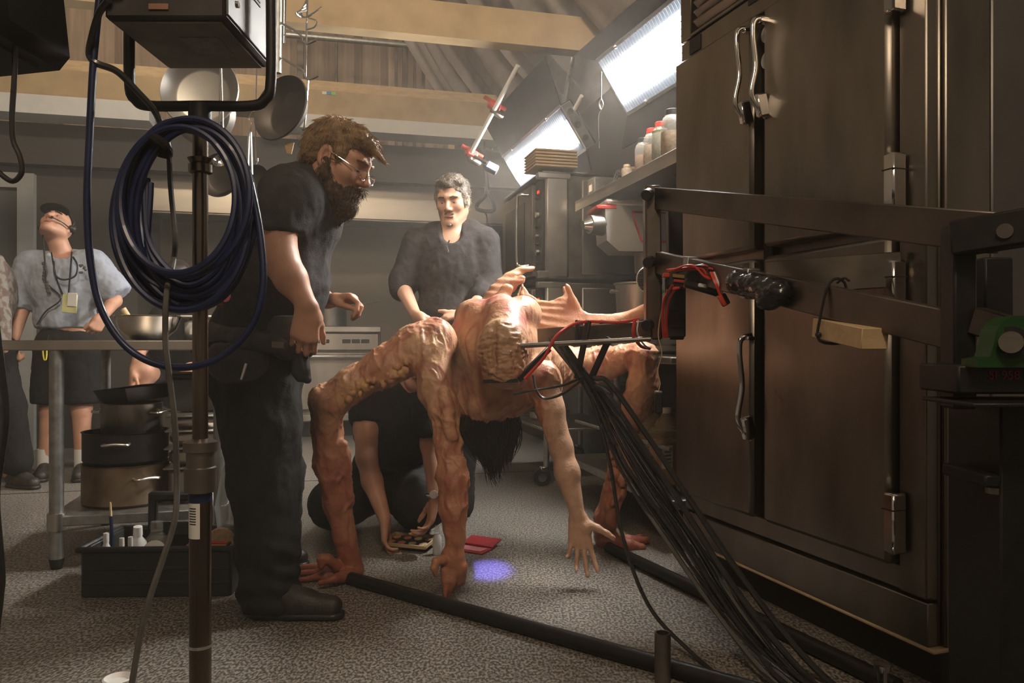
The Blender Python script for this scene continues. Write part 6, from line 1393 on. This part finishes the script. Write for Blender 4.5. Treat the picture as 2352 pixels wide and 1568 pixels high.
for k in range(9):
    MB().box((LX + .1105, LY - .02 + .0 * k, LZ0 + .095 + .008 * k), (.002, .14, .003)).build('vent_slot', M['black'], spn)
MB().cyl((LX + .109, LY - .075, LZ0 + .045), (LX + .113, LY - .075, LZ0 + .045), .006, n=12).build('screw', M['chrome'], spn)
MB().box((LX - .01, LY - .124, LZ0 + .02), (.035, .003, .011), None, .001).build('name_tag', mat('orange_tag', (.30, .15, .08), .6), lh)
MB().box((LX - .085, LY - .13, LZ0 + .055), (.035, .02, .03), None, .004).build('bracket', M['galv'], lh)
MB().cyl((LX, LY + .122, LZ0 + .14), (LX, LY + .16, LZ0 + .14), .1, .105, 28).build('lens_rim', M['lampshell'], lh)
yk = MB(); yw = .137; zb = zc(243)
yk.tube(catmull([(sx - yw, DS, LZ0 + .14), (sx - yw, DS, zb + .05), (sx - yw + .012, DS, zb + .012), (sx - yw + .04, DS, zb), (sx, DS, zb), (sx + yw - .04, DS, zb), (sx + yw - .012, DS, zb + .012), (sx + yw, DS, zb + .05), (sx + yw, DS, LZ0 + .14)], 5), .0105, 10, flat=1.0)
yk.build('yoke', M['black_metal'], lh)
for s in (-1, 1): MB().cyl((sx + s * (yw - .03), DS, LZ0 + .14), (sx + s * (yw + .025), DS, LZ0 + .14), .016, n=14).build('tilt_knob', M['black'], lh)
MB().cyl((sx, DS, zc(275)), (sx, DS, zc(240)), .022).build('spigot', M['black_metal'], lh)
lamp_light('lamp_head_beam', 'SPOT', (LX, LY + .19, LZ0 + .14), (LX + .3, 6.5, 3.5), 14, (1.0, .80, .56), .1, 44, .9)
# blue coil
cc = thing('cable_coil', 'big coil of dark blue cable hung on the light stand', 'cable', P(425, 700, DS - .06))
rb = np.random.RandomState(21); allp = []
def coil_loop(cx, cy, rx, ry, dd, ph, tilt):
    pts = []
    for q in np.linspace(0, 2 * math.pi, 22)[:-1]:
        x = math.sin(q) * rx; y = -math.cos(q) * ry; xr = x * math.cos(tilt) - y * math.sin(tilt); yr = x * math.sin(tilt) + y * math.cos(tilt)
        bunch = .5 + .5 * math.cos(q); pts.append(P(cx + xr, cy + yr, dd + .02 * math.sin(q + ph) * (1 - .5 * bunch)))
    return pts
for k in range(15):
    ry = rb.uniform(165, 218); rx = rb.uniform(118, 166); cy = 278 + ry + rb.uniform(-8, 22); cx = 425 + rb.uniform(-10, 10) + (165 - rx) * rb.uniform(-.4, .5)
    MB().tube(catmull(coil_loop(cx, cy, rx, ry, DS - .075 + .05 * rb.uniform(-1, .6), rb.uniform(0, 6), rb.uniform(-.16, .16)), 3, True), .0062, 8, True).build('turn', M['bluecable'], cc)
for k in range(3):
    pts = [P(330 + 8 * k, 400 + 10 * k, DS - .08), P(345, 560 + 20 * k, DS - .09), P(430, 640 + 15 * k, DS - .09), P(520, 570 + 20 * k, DS - .085), P(560 - 8 * k, 430, DS - .08)]
    MB().tube(catmull(pts, 8), .0062, 8).build('turn', M['bluecable'], cc)
tie = MB().tube(catmull([P(352, 318, DS - .10), P(372, 330, DS - .13), P(385, 352, DS - .10), P(362, 345, DS - .05)], 5, True), .010, 8, True).build('tie', M['cloth_black'], cc)
MB().tube([P(286, 548, DS - .085), P(290, 575, DS - .085)], .0095, 12).build('connector', M['stand'], cc)
db = thing('blue_cable', 'single blue cable dropping from above and looping under the coil', 'cable', P(400, 845, DS - .05))
MB().tube(catmull([P(240, -120, DS - .1), P(228, 0, DS - .1), P(215, 140, DS - .1), P(205, 330, DS - .1), P(200, 470, DS - .1), P(208, 600, DS - .1), P(235, 715, DS - .1), P(300, 805, DS - .1), P(395, 843, DS - .1), P(500, 825, DS - .1), P(575, 755, DS - .1), P(604, 660, DS - .1), P(598, 540, DS - .09), P(575, 420, DS - .08)], 8), .0066, 10).build('sheath', M['bluecable'], db)
lc = thing('power_cord', 'black cord running from the lamp head down inside the coil', 'cable', P(370, 330, DS - .05))
MB().tube(catmull([P(250, 0, DS - .16), P(228, 30, DS - .14), P(212, 80, DS - .12), P(205, 125, DS - .1), P(222, 145, DS - .1), P(270, 165, DS - .08), P(320, 215, DS - .06), P(355, 255, DS - .04), P(375, 300, DS - .03), P(388, 345, DS - .03)], 8), .0062, 8).build('sheath', M['cable'], lc)
gc = thing('grey_cord', 'grey cord hanging from the coil down to the floor beside the stand', 'cable', P(300, 1568, DS - .1))
gp = [P(388, 345, DS - .03), P(392, 430, DS - .02), P(402, 545, DS - .02), P(398, 600, DS), P(383, 670, DS - .12), P(380, 780, DS - .13), P(390, 870, DS - .13), P(402, 980, DS - .12), P(406, 1100, DS - .1), P(402, 1190, DS - .12), P(375, 1280, DS - .14), P(345, 1370, DS - .16), P(322, 1460, DS - .17), P(303, 1568, DS - .18), P(280, 1690, DS - .2)]
MB().tube(catmull(gp, 6), .0052, 8).build('sheath', M['greycable'], gc)
# dark lamp head at the top corner
kh = thing('stage_lamp', 'black lamp head silhouette in the upper corner with a hanging cord', 'lamp', P(20, 140, 1.25))
KX = P(10, 0, 1.25).x
MB(TR(P(-20, 10, 1.25), 0, -6, 0)).box((0, 0, .03), (.15, .2, .23), None, .02).build('body', M['lampshell'], kh); MB(TR(P(-10, 118, 1.25), 0, -10, 0)).box((0, 0, 0), (.082, .12, .03), None, .008).build('bracket', M['black'], kh)
MB().tube(catmull([P(35, 105, 1.22), P(33, 180, 1.22), P(28, 260, 1.22), P(30, 320, 1.22), P(46, 360, 1.22), P(50, 395, 1.22), P(30, 416, 1.22), P(0, 398, 1.22), P(-30, 360, 1.22)], 6), .0042, 8).build('cord', M['cable'], kh)
MB().cyl(P(-20, -60, 1.25), P(-20, -400, 1.25), .014).build('hanger', M['galv'], kh)
lamp_light('front_key_spot', 'SPOT', (.05, -.9, 3.5), P(1080, 850, 2.9), KEY_W, (1.0, .78, .56), .45, 80, .8)  # unseen key spot behind the camera, added to light the creature's front
lamp_light('drape_fill_spot', 'SPOT', R(-1.2, 5.6, 5.4), R(-.8, 9.6, 3.9), 330, (1.0, .80, .60), .25, 110, .7)  # unseen spot added above the beams to brighten the drape
lamp_light('grid_lamp_beam', 'SPOT', (-.9, .6, 4.9), R(-.2, 6.9, 2.75), TOP_W, (1.0, .82, .60), .25, 84, .5)
ec_ = thing('edge_cord', 'dark cord hanging along the left picture edge', 'cable', P(0, 1330, 1.3))
MB().tube(catmull([P(-40, 60, 1.28), P(-46, 400, 1.3), P(-14, 700, 1.3), P(6, 860, 1.3), P(14, 960, 1.3), P(2, 1060, 1.3), P(-8, 1150, 1.3), P(4, 1310, 1.3), P(0, 1380, 1.3), P(-12, 1500, 1.3), P(-20, 1750, 1.3)], 6), .0055, 8).build('sheath', M['cable'], ec_)
wp_ = P(272, 0, 1.98); wp_.z = 0
MB(TR(wp_)).lathe([(.025, 0), (.034, .006), (.038, .02), (.034, .022), (.026, .010), (.001, .008)], 24).solo('white_dish', M['whiteplastic'], 'small white dish on the floor at the bottom edge under the grey cord', 'dish')

# ------------------------------------------------------------------ make-up things on the floor by the kneeling man
tr_ = thing('makeup_tray', 'metal palette tray lying on the floor under the kneeling man\'s hands', 'tray', P(945, 1250, 3.28))
TM2 = TR(P(942, 0, 3.30) * Vector((1, 1, 0)) + Vector((0, 0, .028)), 6, 0, -18)
MB(TM2).box((0, 0, -.003), (.20, .13, .006), None, .002).build('base', M['steel_dark'], tr_)
for (x, y, w, d) in ((0, -.065, .2, .006), (0, .065, .2, .006), (-.1, 0, .006, .13), (.1, 0, .006, .13)): MB(TM2).box((x, y, .004), (w, d, .016), None, .002).build('edge', M['wood2'], tr_)
for k in range(8): MB(TM2).ball((-.075 + .05 * (k % 4), -.03 + .06 * (k // 4), .004), (.018, .02, .005), 10).build('pigment', (M['spice_red'], M['lip'], M['wood2'], M['spice_tan'])[k % 4], tr_)
sb_p = P(1004, 0, 3.2) * Vector((1, 1, 0)); sbo = thing('spray_bottle', 'small clear spray bottle standing on the floor beside the palette tray', 'bottle', sb_p)
MB(TR(sb_p)).lathe([(.017, 0), (.0185, .004), (.0185, .07), (.010, .082), (.010, .088)], 18).build('bottle', M['whiteplastic'], sbo); MB(TR(sb_p)).lathe([(.0125, .086), (.0125, .10), (.009, .102), (.009, .118), (.001, .119)], 16).build('sprayer', M['jarplastic'], sbo)
rcv = thing('red_palette', 'open red palette case lying on the floor behind the clawed hand', 'palette', P(1110, 0, 3.28) * Vector((1, 1, 0)))
RM2 = TR(P(1095, 0, 3.30) * Vector((1, 1, 0)) + Vector((0, 0, .004)), 0, 0, -28)
M['crimson'] = mat('crimson_case', (.38, .035, .04), .4, 0, .25, 20.)
MB(RM2).box((0, -.045, 0), (.15, .085, .008), None, .002).build('base', M['crimson'], rcv); MB(RM2 @ TR((0, .0, .006), 10)).box((0, .045, 0), (.15, .085, .008), None, .002).build('lid', M['crimson'], rcv)
MB(RM2).box((0, -.045, .005), (.12, .055, .003), None, .001).build('pan', mat('pink_pigment', (.55, .20, .22), .6), rcv)
lamp_light('blue_patch_spot', 'SPOT', P(1131, 381, 5.36), P(1124, 0, 2.985) * Vector((1, 1, 0)), 560, (.24, .20, 1.0), .02, 4.0, .9)  # narrow blue spot added to colour a patch of floor, starting at the monitor
# ------------------------------------------------------------------ haze hanging in the set
hz = MB().box(R(-.6, 4.5, 2.45), (11, 9.4, 4.9), rot(rz=14.5)); ho = hz.build('haze', None)
hm = bpy.data.materials.new('stage_haze'); hm.use_nodes = True; nt = hm.node_tree; nt.nodes.clear()
vo = nt.nodes.new('ShaderNodeVolumeScatter'); vo.inputs['Density'].default_value = HAZE; vo.inputs['Anisotropy'].default_value = .35
vo.inputs['Color'].default_value = (1.0, .92, .82, 1)
oo = nt.nodes.new('ShaderNodeOutputMaterial'); nt.links.new(vo.outputs[0], oo.inputs['Volume']); ho.data.materials.append(hm)
ho.location.z = .0; tag(ho, 'thin smoky haze filling the kitchen set', 'haze', kind='stuff')
